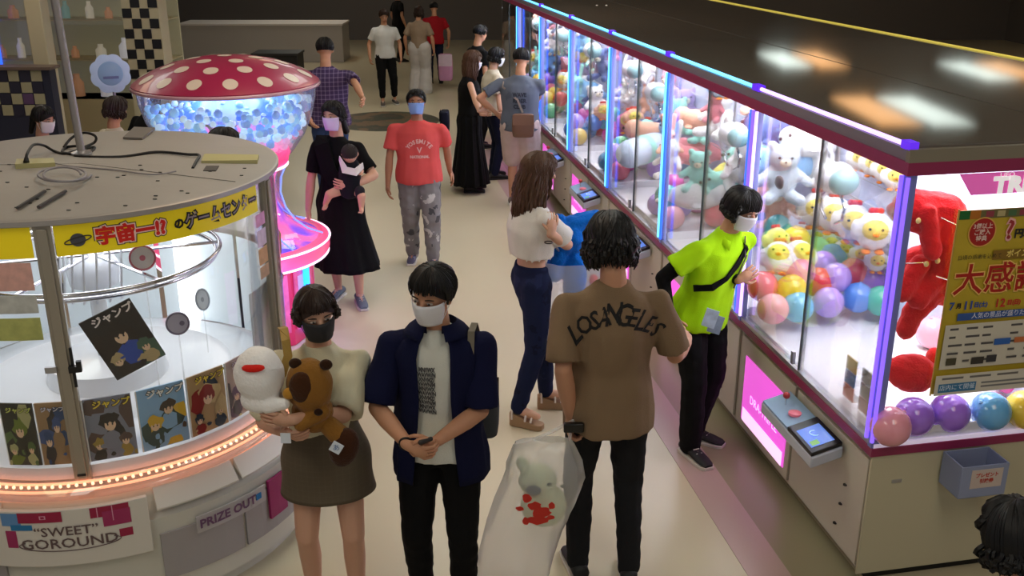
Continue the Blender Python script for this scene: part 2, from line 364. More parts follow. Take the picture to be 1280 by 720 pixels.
    if k == 1: MB().tube([M(-.018, s0+.06, .78), M(-.018, s0+.06, 2.02)], .008, 8).build('light_tube', tubeB, p, smooth=True)
    if k in (0, 1, 2, 3, 4, 5, 6): control_panel(t, s0+.235, k)
    # crane carriage
    cm = M(.45, 0, 0)
    MB().box(.08, .90, mid-.03, mid+.03, 1.99, 2.01, None, M).build('gantry_rail', alu, t)
    area('cabinet_light', M(.5, mid, 2.0), .55, 1.2, 30 if k else 27, (.93, .95, 1), (0, 0, RA))
    return t
CRANES = [crane(k) for k in range(NZ)]
def claw(p, label, r=.13, ring=True, drop=None):
    t = thing('claw_unit', label, 'claw', p, 'claw units hanging in the crane machines')
    MB().tube([p, V((p.x, p.y, 1.99))], .014, 8).build('lift_tube', alu, t, smooth=True)
    b = MB(); b.ell(p, UU*r*1.25, AA*r*.85, V((0, 0, r*.72)), 22, 14); b.build('claw_housing', mat('claw white', (.95, .95, .97), .25, coat=.3), t, smooth=True)
    b = MB(); b.ell(p-UU*r*.78, UU*r*.55, AA*r*.70, V((0, 0, r*.6)), 16, 10); b.build('housing_window', mat('claw window', (.55, .70, .72), .15), t, smooth=True)
    if ring: MB().tube([p+UU*r*1.1+AA*math.cos(q)*.05+V((0, 0, math.sin(q)*r*1.15)) for q in [2*PI*j/20 for j in range(20)]], .012, 6, closed=True).build('carry_ring', mat('claw white'), t, smooth=True)
    for sgn in (-1, 1):
        q = p+UU*sgn*r*.6; MB().tube([q-V((0, 0, r*.6)), q+UU*sgn*.07-V((0, 0, r*1.1)), q+UU*sgn*.05-V((0, 0, r*1.7)), q-UU*sgn*.02-V((0, 0, r*2.0))], .009, 6).build('claw_arm', chrome, t, smooth=True)
    return t
claw(onrow(1044, 222, .45), 'white rounded claw unit hanging above the yellow faced chick toys')
claw(onrow(917, 168, .35), 'white claw unit with a ring above the attendant head', .12)
claw(onrow(820, 115, .40), 'white claw unit above the pastel roll pillow', .12)
for k in (3, 4, 5, 6): claw(M(.42, S0+SM*k+.8, 1.72), 'white claw unit %s' % {3: 'over the fourth compartment behind the long brown hair', 4: 'over the fifth compartment of the crane row', 5: 'over the sixth compartment beside the grey shirt man', 6: 'over the farthest compartment of the crane row'}[k], .12, ring=k % 2)
# end face of the row
t = thing('crane_end_face', 'beige end face of the crane row with magenta trim and a pink banner', 'machine end', M(.5, S0, 0))
MB().box(.0, .95, S0-.012, S0, .05, .705, None, M).build('end_cabinet_panel', mat('end beige', (.78, .75, .63), .45), t, bevel=.004)
MB().box(-.012, .96, S0-.02, S0, .70, .742, None, M).build('lower_trim', magenta, t)
MB().box(.0, .95, S0-.014, S0-.003, .742, .762, None, M).build('sill_track', mat('lit sill', (.95, .9, 1), .3, emit=.3), t)
MB().box(.02, .94, S0-.010, S0-.006, .76, 2.03, None, M).build('glass_panel', cglass, t)
MB().box(-.03, .96, S0-.03, S0, 2.03, 2.085, None, M).build('upper_trim', magenta, t)
MB().box(-.03, .96, S0-.03, S0, 2.085, 2.14, None, M).build('fascia', mat('fascia olive', (.52, .49, .42), .5), t)
sl = MB().box(.12, .17, S0-.016, S0-.011, .545, .562, None, M).build('coin_slot', alu, t)
bn = MB().add([M(.22, S0-.018, 2.025), M(.95, S0-.018, 2.025), M(.95, S0-.018, 1.93), M(.29, S0-.018, 1.93)], [(0, 1, 2, 3)]).build('pink_banner', mat('banner pink', (.90, .40, .72), .5, emit=.35), t)
wt = mat('white print', (1, 1, 1), .5, emit=.4)
text('TRIPLE', .095, plane_fn(M(.56, S0-.02, 1.965), AA*1.2, V((0, 0, 1))), wt, bn, bold=.006)
text('UFO', .03, plane_fn(M(.45, S0-.02, 2.012), AA*1.2, V((0, 0, 1))), wt, bn)
# rear row, back to back
t = thing('crane_machine', 'second crane row standing back to back behind the lit row', 'crane machine', M(1.6, S0, 0))
L1 = S0+SM*NZ
MB().box(.97, 2.22, S0, L1, .05, .705, None, M).build('cabinet_body', beige, t)
MB().box(.97, 2.25, S0-.01, L1, .70, .742, None, M).build('lower_trim', magenta, t)
MB().box(.96, .975, S0, L1, .74, 2.04, None, M).build('back_panel', white, t)
g = MB(); g.box(2.21, 2.215, S0, L1, .74, 2.03, None, M); g.box(.98, 2.2, S0-.002, S0+.002, .74, 2.03, None, M); g.build('glass_panel', cglass, t)
MB().box(.96, 2.25, S0-.03, L1, 2.03, 2.085, None, M).build('upper_trim', magenta, t)
MB().box(.96, 2.25, S0-.03, L1, 2.085, 2.14, None, M).build('fascia', mat('fascia olive'), t)
MB().box(.958, 2.25, S0, L1, 2.14, 2.152, None, M).build('roof_panel', roofm, t)
MB().box(2.25, 2.29, S0, L1, 2.10, 2.16, None, M).build('roof_light_strip', mat('yellow strip', (.90, .82, .35), .5, emit=.5), t)
for q in range(3): MB().box(1.9, 1.98, S0+.3+q*1.4, S0+1.3+q*1.4, 2.01, 2.03, None, M).build('cabinet_lamp', lampW, t)

# ---- poster on the end glass
def poster():
    # photo corners (1202,262) top left, (1178,488) bottom left
    z1 = 1.865; z0 = 1.0; A0_, A1_ = .245, .88; sy = S0-.022
    t = thing('poster', 'yellow sale poster with big red Japanese characters on the end glass', 'poster', M(.5, sy, z0))
    MB().box(A0_, A1_, sy-.004, sy, z0, z1, None, M).build('paper', mat('poster yellow', (.78, .68, .18), .5, var=.15, vscale=8), t)
    e = [.0061]
    def rect(a0, a1, v0, v1, rgb, nm='printed_patch'):
        e[0] += .0002
        H = z1-z0; W = A1_-A0_; y = sy-e[0]
        MB().quad(M(A0_+W*a0, y, z1-H*v1), M(A0_+W*a1, y, z1-H*v1), M(A0_+W*a1, y, z1-H*v0), M(A0_+W*a0, y, z1-H*v0)).build(nm, mat('print %s' % (rgb,), rgb, .5), t)
    def disc(a, v, r, rgb):
        e[0] += .0002
        H = z1-z0; W = A1_-A0_; y = sy-e[0]
        MB().add([M(A0_+W*a+r*math.cos(q), y, z1-H*v+r*math.sin(q)) for q in [2*PI*j/28 for j in range(28)]], [tuple(range(28))]).build('printed_disc', mat('print %s' % (rgb,), rgb, .5), t, fix=False)
    def tx(s, a, v, size, rgb, **k):
        e[0] += .0002
        H = z1-z0; W = A1_-A0_
        text(s, size, plane_fn(M(A0_+W*a, sy-e[0], z1-H*v), AA, V((0, 0, 1))), mat('print %s' % (rgb,), rgb, .5), t, **k)
    rect(0, 1, 0, .045, (.45, .42, .25)); rect(0, .08, 0, .045, (.10, .42, .18)); rect(.08, .16, 0, .045, (.75, .45, .12))
    for i in range(9): rect(.2+i*.085, .26+i*.085, .008, .038, [(.6, .25, .3), (.75, .7, .5), (.3, .45, .3)][i % 3])
    disc(.19, .115, .068, (.90, .70, .35)); disc(.19, .115, .062, (.68, .12, .10)); disc(.76, .115, .068, (.90, .70, .35)); disc(.76, .115, .062, (.68, .12, .10))
    for cx in (.19, .76):
        for i, s in enumerate(('3個以上', 'ご購入', '特典')): tx(s, cx, .085+.032*i, .027, (.95, .85, .80), bold=.0005)
    tx('?', .40, .115, .13, (.95, .72, .70), bold=.008); tx('?', .40, .115, .12, (.66, .18, .20), bold=.002)
    tx('円均一!', .555, .135, .045, (.12, .12, .14), bold=.002)
    rect(.30, 1, .215, .265, (.55, .42, .12)); tx('ポイント増量中お得', .66, .24, .036, (.95, .85, .45), bold=.001)
    tx('日頃の感謝を込めて', .2, .245, .024, (.12, .12, .10))
    tx('大感謝祭', .50, .375, .150, (.98, .80, .45), bold=.0075)
    tx('大感謝祭', .50, .375, .150, (.70, .12, .07), bold=.0022)
    for i, (s, a, c, sz) in enumerate((('7', .045, (.13, .3, .6), .05), ('月', .10, (.1, .1, .1), .026), ('11', .175, (.13, .30, .65), .055), ('日(土)', .27, (.13, .3, .6), .026), ('12', .42, (.78, .15, .15), .055), ('日(日)', .53, (.78, .15, .15), .026), ('13', .68, (.13, .3, .6), .055), ('日(月)', .8, (.13, .3, .6), .026))): tx(s, a, .505, sz, c, bold=.0015)
    rect(.10, .98, .545, .585, (.20, .35, .62)); tx('人気の景品が盛りだくさん登場', .54, .565, .03, (.92, .93, .96))
    rect(.02, .98, .605, .855, (.85, .83, .76))
    rnd = random.Random(3)
    for r_ in range(5):
        for c_ in range(2):
            for q in range(3): rect(.06+c_*.48+q*.13, .06+c_*.48+q*.13+rnd.uniform(.05, .12), .625+r_*.045, .625+r_*.045+.012, (.35, .34, .34))
    rect(.42, .55, .70, .735, (.18, .40, .72)); rect(.06, .14, .79, .83, (.30, .28, .20)); rect(.26, .36, .795, .835, (.22, .20, .18)); rect(.38, .46, .79, .83, (.20, .20, .22)); rect(.58, .70, .70, .73, (.80, .45, .25)); disc(.90, .76, .03, (.85, .35, .2)); rect(.8, .95, .62, .66, (.75, .6, .3))
    rect(.0, 1, .885, 1, (.86, .84, .78))
    for q in range(4): rect(.05+.22*q, .22+.22*q, .90, .912, (.45, .44, .42))
    rect(.03, .33, .935, .985, (.22, .48, .66)); tx('店内にて開催', .18, .96, .03, (.9, .95, 1)); rect(.37, .95, .94, .95, (.5, .5, .5)); rect(.37, .8, .962, .972, (.5, .5, .5))
    b = MB()
    b.box(A0_-.006, A0_, sy-.006, sy, z0-.006, z1+.006, None, M); b.build('paper_border', mat('poster edge', (.75, .62, .25), .5), t)
    MB().box(A0_, A1_, sy-.0058, sy-.004, z0+.855*0+.12, z0+.128, None, M).build('paper_fold', mat('poster edge'), t)
poster()
# ---- grey bin hung on the end face
def bin_():
    a0, a1, z0, z1 = .36, .60, .53, .695; y1 = S0-.022; y0 = y1-.16
    t = thing('hanging_bin', 'grey blue plastic bin with a paper label hanging on the beige end face', 'bin', M(.48, y0, z0))
    m = mat('bin plastic', (.56, .60, .72), .5); th = .007; b = MB()
    b.box(a0, a1, y0, y1, z0, z0+th, None, M)
    b.box(a0, a1, y0, y0+th, z0, z1, None, M); b.box(a0, a1, y1-th, y1, z0, z1, None, M); b.box(a0, a0+th, y0+th, y1-th, z0, z1, None, M); b.box(a1-th, a1, y0+th, y1-th, z0, z1, None, M)
    b.build('bin_shell', m, t, bevel=.003)
    lb = MB().box(a0+.05, a1-.03, y0-.002, y0, z0+.05, z1-.02, None, M).build('label', mat('label paper', (.80, .74, .70), .6), t)
    for i, (s, z) in enumerate((('プレゼント', z0+.115), ('引換券', z0+.085))): text(s, .024, plane_fn(M(a0+.13, y0-.003, z), AA, V((0, 0, 1))), mat('label red', (.75, .25, .18), .6), lb, bold=.001)
bin_()

# ---- balls
BALLC = dict(pink=(.98, .66, .72), rose=(.95, .38, .46), blue=(.36, .60, .95), aqua=(.36, .80, .84), teal=(.35, .78, .70), yellow=(.96, .82, .28), purple=(.66, .46, .92), lilac=(.74, .60, .92), magenta=(.88, .30, .66), green=(.50, .86, .60), red=(.90, .30, .34), sky=(.45, .74, .95))
bmesh_ = MB(); bmesh_.sph((0, 0, 0), .093, 24, 16); ball_me = bmesh_.mesh('ball', True); valve_me = MB().lathe([(0, .0905), (.010, .0925), (.010, .096), (.004, .097), (0, .097)], n=8).mesh('valve', True)
ball_me.materials.append(None); valve_me.materials.append(None)
def bmat(c): return mat('ball '+c, BALLC[c], .16, coat=.6, spec=.5)
def ball(p, c, label, r=.093, group='shiny vinyl balls in the crane machines'):
    o = bpy.data.objects.new('vinyl_ball', ball_me); COL.objects.link(o); o.location = p; o.scale = (r/.093,)*3
    o.material_slots[0].link = 'OBJECT'; o.material_slots[0].material = bmat(c)
    o.rotation_euler = (random.uniform(-1, 1), random.uniform(-1, 1), random.uniform(0, 6))
    v = bpy.data.objects.new('valve', valve_me); COL.objects.link(v); v.parent = o; v.material_slots[0].link = 'OBJECT'; v.material_slots[0].material = bmat(c)
    tag(o, label, 'ball', group); return o
def bz(x, y, z, c, label, r=.093): p = atz(x, y, z); return ball(p, c, label, r)
for x, y, c, lb in ((1113, 533, 'pink', 'pale pink vinyl ball in the near glass corner'), (1142, 521, 'purple', 'purple vinyl ball next to the near pale pink corner ball'), (1187, 516, 'purple', 'purple vinyl ball left of the near sky blue ball'), (1238, 514, 'sky', 'sky blue vinyl ball above the grey hanging bin'), (1281, 512, 'yellow', 'yellow vinyl ball at the right frame edge')):
    bz(x, y, .853, c, lb)
bz(1263, 470, .853, 'magenta', 'magenta vinyl ball half hidden behind the poster bottom')
bz(1166, 416, .853, 'pink', 'pink vinyl ball behind the red soft toy feet')
for x, y, z, c, lb in (
    (966, 386, .895, 'pink', 'pale pink vinyl ball at front left of the second compartment heap'), (997, 384, .895, 'sky', 'sky blue vinyl ball second from left in the front of the heap'),
    (1035, 378, .895, 'lilac', 'lilac vinyl ball in the middle of the heap front'), (1072, 372, .895, 'blue', 'deep blue vinyl ball right of the lilac ball in the heap front'), (1101, 376, .895, 'teal', 'teal vinyl ball at front right end of the heap'),
    (953, 358, .98, 'rose', 'rose pink vinyl ball above the pale pink front ball'), (989, 362, .97, 'yellow', 'yellow vinyl ball in the second line of the heap'), (1023, 353, .97, 'red', 'coral vinyl ball half hidden in the second line of the heap'),
    (1045, 347, 1.0, 'lilac', 'lilac vinyl ball behind the middle lilac ball'), (1066, 341, .97, 'rose', 'rose red vinyl ball on the right slope of the heap'), (1089, 350, .93, 'purple', 'purple vinyl ball at the right side of the heap'),
    (1028, 332, 1.0, 'purple', 'small looking purple vinyl ball at the heap centre back'), (1041, 322, .98, 'blue', 'blue vinyl ball at the back of the heap'), (1020, 313, 1.0, 'green', 'mint green vinyl ball near the heap top'),
    (995, 300, 1.08, 'yellow', 'golden yellow vinyl ball on the heap top'), (968, 310, 1.05, 'green', 'green vinyl ball left of the golden ball'), (972, 285, 1.08, 'aqua', 'aqua vinyl ball highest at the left of the heap'),
    (948, 292, 1.0, 'lilac', 'lilac vinyl ball behind the violet post'), (952, 270, 1.02, 'blue', 'blue vinyl ball farthest back beside the violet post'), (1000, 340, 1.05, 'pink', 'light pink vinyl ball under the winged toys')):
    bz(x, y, z, c, lb)
# ---- soft toys
def toymat(n, rgb=(.5, .5, .5)): return mat('plush '+n, rgb, .95, bump=.5, bscale=90, sheen=.12, spec=.1)
PL = {}
def plush_proto(kind):
    b = MB()
    ex = []  # (name, MB, material)
    if kind == 'bear':
        b.ell((0, 0, .10), (.075, 0, 0), (0, .06, 0), (0, 0, .085)); b.ell((0, -.01, .215), (.075, 0, 0), (0, .065, 0), (0, 0, .065))
        for s in (-1, 1):
            b.sph((s*.06, 0, .27), .024); b.cap((s*.06, -.01, .14), (s*.12, -.04, .10), .028, .024); b.cap((s*.045, -.04, .03), (s*.075, -.12, .03), .034, .03)
        m = MB().ell((0, -.068, .20), (.028, 0, 0), (0, .018, 0), (0, 0, .022)); ex.append(('muzzle', m, toymat('cream', (.95, .90, .80))))
        e = MB()
        for s in (-1, 1): e.sph((s*.03, -.072, .225), .007, 8, 6)
        e.sph((0, -.087, .207), .006, 8, 6); ex.append(('eyes', e, black))
    if kind == 'chick':
        b.ell((0, 0, .10), (.085, 0, 0), (0, .08, 0), (0, 0, .095)); b.ell((.085, .01, .10), (.02, 0, 0), (0, .045, 0), (0, 0, .05)); b.ell((-.085, .01, .10), (.02, 0, 0), (0, .045, 0), (0, 0, .05))
        m = MB().ell((0, -.045, .115), (.062, 0, 0), (0, .045, 0), (0, 0, .055)); ex.append(('face', m, toymat('yellow', (.97, .88, .45))))
        m = MB()
        for q in (-1, 0, 1): m.sph((q*.02, 0, .198), .016, 8, 6)
        ex.append(('comb', m, toymat('red', (.85, .25, .22))))
        m = MB().ell((0, -.092, .105), (.016, 0, 0), (0, .014, 0), (0, 0, .010)); ex.append(('beak', m, toymat('orange', (.95, .55, .2))))
        m = MB()
        for s in (-1, 1): m.sph((s*.028, -.085, .13), .007, 8, 6)
        ex.append(('eyes', m, black))
        m = MB()
        for s in (-1, 1): m.ell((s*.03, -.04, .008), (.022, 0, 0), (0, .032, 0), (0, 0, .010))
        ex.append(('feet', m, toymat('orange')))
    if kind == 'roll':
        b.cap((-.14, 0, .085), (.14, 0, .085), .085, .085, 16)
        m = MB(); m.lathe([(.087, -.03), (.088, 0), (.087, .03)], n=20, cap=False); m.v = [(p[2], p[0], p[1]+.085) for p in m.v]; ex.append(('band', m, toymat('mint', (.66, .92, .86))))
        m = MB()
        for s in (-1, 1): m.ell((.10+.03*s, -.078, .11), (.010, 0, 0), (0, .008, 0), (0, 0, .010))
        ex.append(('eyes', m, black))
    if kind == 'bunny':
        b.ell((0, 0, .09), (.07, 0, 0), (0, .06, 0), (0, 0, .085)); b.ell((0, -.01, .20), (.065, 0, 0), (0, .06, 0), (0, 0, .06))
        for s in (-1, 1):
            b.cap((s*.03, .01, .24), (s*.05, .02, .37), .018, .022); b.cap((s*.04, -.03, .02), (s*.05, -.1, .02), .028, .024); b.cap((s*.05, -.01, .13), (s*.10, -.05, .09), .022, .02)
        m = MB()
        for s in (-1, 1): m.sph((s*.026, -.064, .215), .007, 8, 6)
        ex.append(('eyes', m, black))
    if kind == 'seal':
        b.ell((0, 0, .085), (.17, 0, 0), (0, .085, 0), (0, 0, .085)); b.ell((-.13, -.01, .11), (.075, 0, 0), (0, .075, 0), (0, 0, .07)); b.cap((.15, 0, .07), (.24, .03, .05), .04, .012)
        for s in (-1, 1): b.ell((-.02, s*.08, .04), (.04, 0, 0), (0, .035, 0), (0, 0, .012))
        m = MB()
        for s in (-1, 1): m.sph((-.17+.01*s, -.06+.02*s, .13), .010, 8, 6)
        m.sph((-.205, -.02, .11), .010, 8, 6); ex.append(('eyes', m, black))
    me = blob(b, .009, 3); me.materials.clear(); me.materials.append(None)
    exs = []
    for n, m, mm in ex: q = m.mesh(n, True); q.materials.clear(); q.materials.append(mm); exs.append((n, q))
    PL[kind] = (me, exs)
def plush(kind, p, rgb, nm, label, sc=1, rz=0, rx=0, group='soft toy prizes in the crane machines'):
    if kind not in PL: plush_proto(kind)
    me, exs = PL[kind]
    o = bpy.data.objects.new('soft_toy', me); COL.objects.link(o); o.location = p; o.rotation_euler = (rx, 0, rz); o.scale = (sc,)*3
    o.material_slots[0].link = 'OBJECT'; o.material_slots[0].material = toymat(nm, rgb)
    for n, q in exs:
        c = bpy.data.objects.new(n, q); COL.objects.link(c); c.parent = o
    tag(o, label, 'soft toy', group); return o
WHT = (.95, .94, .93)
ch = [(1018, 270), (1040, 277), (1063, 288), (1089, 300)]
for i, (x, y) in enumerate(ch):
    p = onrow(x, y+14, .72); plush('chick', p, WHT, 'white', 'white chick soft toy with yellow face, %s in the big hanging line' % ['first', 'second', 'third', 'last'][i], 1.25, RA-.4)
MB_ = MB().tube([onrow(1000, 272, .86), onrow(1108, 330, .86)], .006); o = MB_.build('prize_rail', alu); tag(o, 'thin metal rail carrying the large chick toys', 'rail')
lows = [(1000, 297), (1019, 303), (1037, 310), (1056, 317), (1075, 325), (1094, 334)]
for i, (x, y) in enumerate(lows):
    plush('chick', onrow(x, y+6, .84), WHT, 'white', 'small white chick soft toy in the lower hanging line, %s from the left' % ('first', 'second', 'third', 'fourth', 'fifth', 'sixth')[i], .72, RA-.4, group='small chick toys hanging in the lower line')
ups = [(1000, 178), (1018, 186), (1072, 205), (1088, 212), (1103, 220), (1116, 229)]
for i, (x, y) in enumerate(ups):
    plush('chick', onrow(x, y+8, .84), WHT, 'white', 'small white chick soft toy with orange feet in the top line, %s from the left' % ('first', 'second', 'third', 'fourth', 'fifth', 'sixth')[i], .78, RA-.4, group='small chick toys hanging in the top line')
for (xa, ya, xb, yb, nm) in ((990, 300, 1108, 345, 'lower'), (990, 182, 1125, 245, 'top')):
    o = MB().tube([onrow(xa, ya, .88), onrow(xb, yb, .88)], .004).build('prize_rail', alu); tag(o, 'thin metal rail carrying the %s line of small chick toys' % nm, 'rail')
plush('chick', atz(970, 345, 1.03), WHT, 'white', 'white chick toy with orange wings lying on the ball heap left', 1.1, -.3, -.5)
plush('chick', atz(1003, 345, 1.02), WHT, 'white', 'yellow faced chick toy lying on the ball heap right', 1.15, .3, -.5)
plush('chick', atz(972, 318, 1.04), (.96, .88, .60), 'pale yellow', 'pale yellow chick toy on the heap beside the green ball', .9, .3, -.3)
hb = plush('bear', onrow(975, 250, .5), (.80, .84, .88), 'pale grey', 'pale grey bear toy hanging beside the violet post', 1.35, RA-.3)
o = MB().tube([onrow(975, 215, .52), onrow(975, 150, .52)], .004).build('hanging_cord', alu, hb)
b = MB(); c = onrow(974, 228, .42); b.ell(c, UU*.055, AA*.02, V((0, 0, .045)), 14, 9); o = b.build('prize_pouch', toymat('dark', (.40, .33, .33)), smooth=True); tag(o, 'dark grey pouch strapped to the pale grey bear toy', 'pouch')
# red furry toys: long soft forms without a face
redm = toymat('shaggy red', (.80, .10, .13))
def red_toy():
    b = MB(); P = lambda x, y, a=.38: onrow(x, y, a)
    def E(x, y, rx, rz, a=.38, ry=.10): c = at(x, y, P(x, y, a).y); b.ell(c, (rx, 0, 0), (0, ry, 0), (0, 0, rz), 18, 12)
    S_ = lambda x, y, d=0: V(tuple(at(x, y, 4.42+d)))
    b.cap(S_(1140, 262), S_(1178, 270), .10, .11, 14); b.cap(S_(1178, 270), S_(1185, 345), .11, .10, 14); b.cap(S_(1120, 262), S_(1140, 262), .045, .08)
    b.cap(S_(1150, 330, .05), S_(1180, 360, .05), .09, .09, 14); b.cap(S_(1150, 330, -.05), S_(1128, 365, -.08), .045, .05); b.cap(S_(1168, 350, -.04), S_(1148, 375, -.08), .05, .05)
    b.cap(S_(1160, 265, -.10), S_(1165, 315, -.12), .038, .042); b.cap(S_(1150, 370), S_(1132, 412), .045, .05); b.cap(S_(1165, 365), S_(1140, 395), .06, .05)
    me = blob(b, .010, 2, fold=.006, fscale=30, fstretch=1); o = put(me, 'soft_toy', redm)
    tag(o, 'shaggy red long limbed soft toy draped inside the end glass beside the poster', 'soft toy', 'red soft toys')
    b = MB(); Q = lambda x, y, d=0: V(tuple(at(x, y, 4.36+d)))
    b.ell(Q(1140, 466), (.125, 0, 0), (0, .09, .02), (0, 0, .085), 20, 14); b.cap(Q(1108, 458, .02), Q(1125, 462), .045, .07)
    me = blob(b, .010, 2, fold=.006, fscale=30, fstretch=1); o = put(me, 'soft_toy', redm)
    tag(o, 'shaggy red rounded soft toy lying on the tray above the purple balls', 'soft toy', 'red soft toys')
    b = MB(); b.ell(Q(1168, 447, .12), (.04, 0, 0), (0, .05, 0), (0, 0, .05)); o = b.build('soft_toy', redm, smooth=True); tag(o, 'small red soft toy by the lower left corner of the poster', 'soft toy', 'red soft toys')
    for i, (x0, y0, x1, y1) in enumerate(((1118, 330, 1160, 328), (1176, 272, 1203, 285), (1170, 345, 1192, 352))):
        o = MB().tube([at(x0, y0, 4.30), at(x1, y1, 4.30)], .003, 5).build('prize_wire', chrome); tag(o, 'thin wire holding the draped shaggy red toy', 'wire', 'wires holding the red toy')
    for i, (x, y) in enumerate(((1148, 276), (1158, 330), (1172, 326))):
        o = MB().ell(at(x, y, 4.30), (.012, 0, 0), (0, .008, 0), (0, 0, .014)).build('prize_tag', mat('tag yellow', (.92, .85, .55), .6), smooth=True); tag(o, 'small pale yellow tag on the draped red toy', 'tag', 'tags on the red toy')
red_toy()
# prize cards standing behind the aisle glass
for i, (x, y, cols, lb) in enumerate(((1062, 442, ((.80, .72, .40), (.35, .55, .75), (.85, .5, .45)), 'upper yellow and blue prize card standing behind the aisle glass'), (1080, 470, ((.72, .74, .72), (.62, .62, .62), (.75, .60, .60)), 'grey prize card behind the aisle glass nearest the corner'))):
    p = onrow(x, y+35, .10); p.z = .765; t = thing('prize_card', lb, 'card', p)
    for q in range(3): MB().box(-.05, .05, -.003, .003, .005+q*.075, .075+q*.075, mat('card %d%d' % (i, q), cols[2-q], .6, var=.4, vscale=30), lambda a, b_, c: p+UU*a+AA*b_+V((0, 0, c))).build('card_sheet', None, t)
    MB().box(-.05, .05, -.002, .06, 0, .005, None, lambda a, b_, c: p+UU*a+AA*b_+V((0, 0, c))).build('card_foot', cglass, t)
# prizes of the further compartments
plush('seal', atz(868, 262, .93), WHT, 'white', 'large white soft toy lying beside the attendant collar', 1.25, 2.9)
plush('roll', atz(802, 205, 1.0), (.82, .88, .95), 'pastel', 'pastel roll shaped pillow lying in the third compartment', 1.5, .9)
plush('seal', onrow(725, 172, .50), WHT, 'white', 'long white cushion toy in the far compartment', 1.5, 1.9)
plush('bunny', onrow(915, 225, .6), WHT, 'white', 'white soft toy behind the claw ring above the attendant', 1.6, .3, .6)
rn = random.Random(11)
pal = [((.90, .55, .60), 'pink'), ((.55, .75, .92), 'sky'), ((.95, .93, .90), 'white'), ((.95, .93, .90), 'white'), ((.95, .80, .45), 'yellow'), ((.60, .85, .80), 'mint'), ((.75, .65, .90), 'lavender'), ((.94, .72, .62), 'peach'), ((.35, .40, .60), 'navy')]
place = ['second', 'third', 'fourth', 'fifth', 'sixth', 'farthest']
for k in range(1, NZ):
    s0 = S0+SM*k; pn = place[k-1]
    if k > 1:
        for r_ in range(3):
            for q in range(5 if k < 5 else 4):
                a = .14+.17*q+rn.uniform(-.02, .02); s = s0+.14+.2*r_+.4*(q % 2)*.3; z = .80+.093 + (.12 if (q+r_) % 2 else 0)
                c = rn.choice(list(BALLC)); ball(M(a, s, z), c, '%s vinyl ball in the %s compartment of the crane row' % (c, pn), group='vinyl balls in the %s compartment' % pn)
    for q in range(13 if k > 1 else 7):
        a = rn.uniform(.55, .82); s = s0+(rn.uniform(.15, 1.45) if k > 1 else rn.uniform(.7, 1.45)); z = rn.choice([1.02, 1.2, 1.38, 1.56, 1.74])
        if q < 5 and k > 1: a = rn.uniform(.3, .6); z = rn.uniform(1.0, 1.15)
        kind = rn.choice(['bear', 'bunny', 'bear', 'seal', 'chick']); rgb, nm = rn.choice(pal)
        kn = dict(bear='bear', bunny='long eared', seal='rounded', chick='chick')[kind]
        plush(kind, M(a, s, z), rgb, nm, '%s %s soft toy in the %s compartment of the crane row' % (nm, kn, pn), rn.uniform(.9, 1.4), RA+rn.uniform(-1.2, .3), rn.uniform(-.2, .2), 'soft toys in the %s compartment' % pn)
    for zz in (1.0, 1.18, 1.36, 1.54, 1.72):
        if zz > 1.1: o = MB().tube([M(.86, s0+.06, zz+.02), M(.86, s0+SM-.06, zz+.02)], .005, 6).build('prize_rail', alu); tag(o, 'thin back wall rail carrying soft toys in the %s compartment' % pn, 'rail', 'prize rails in the %s compartment' % pn)
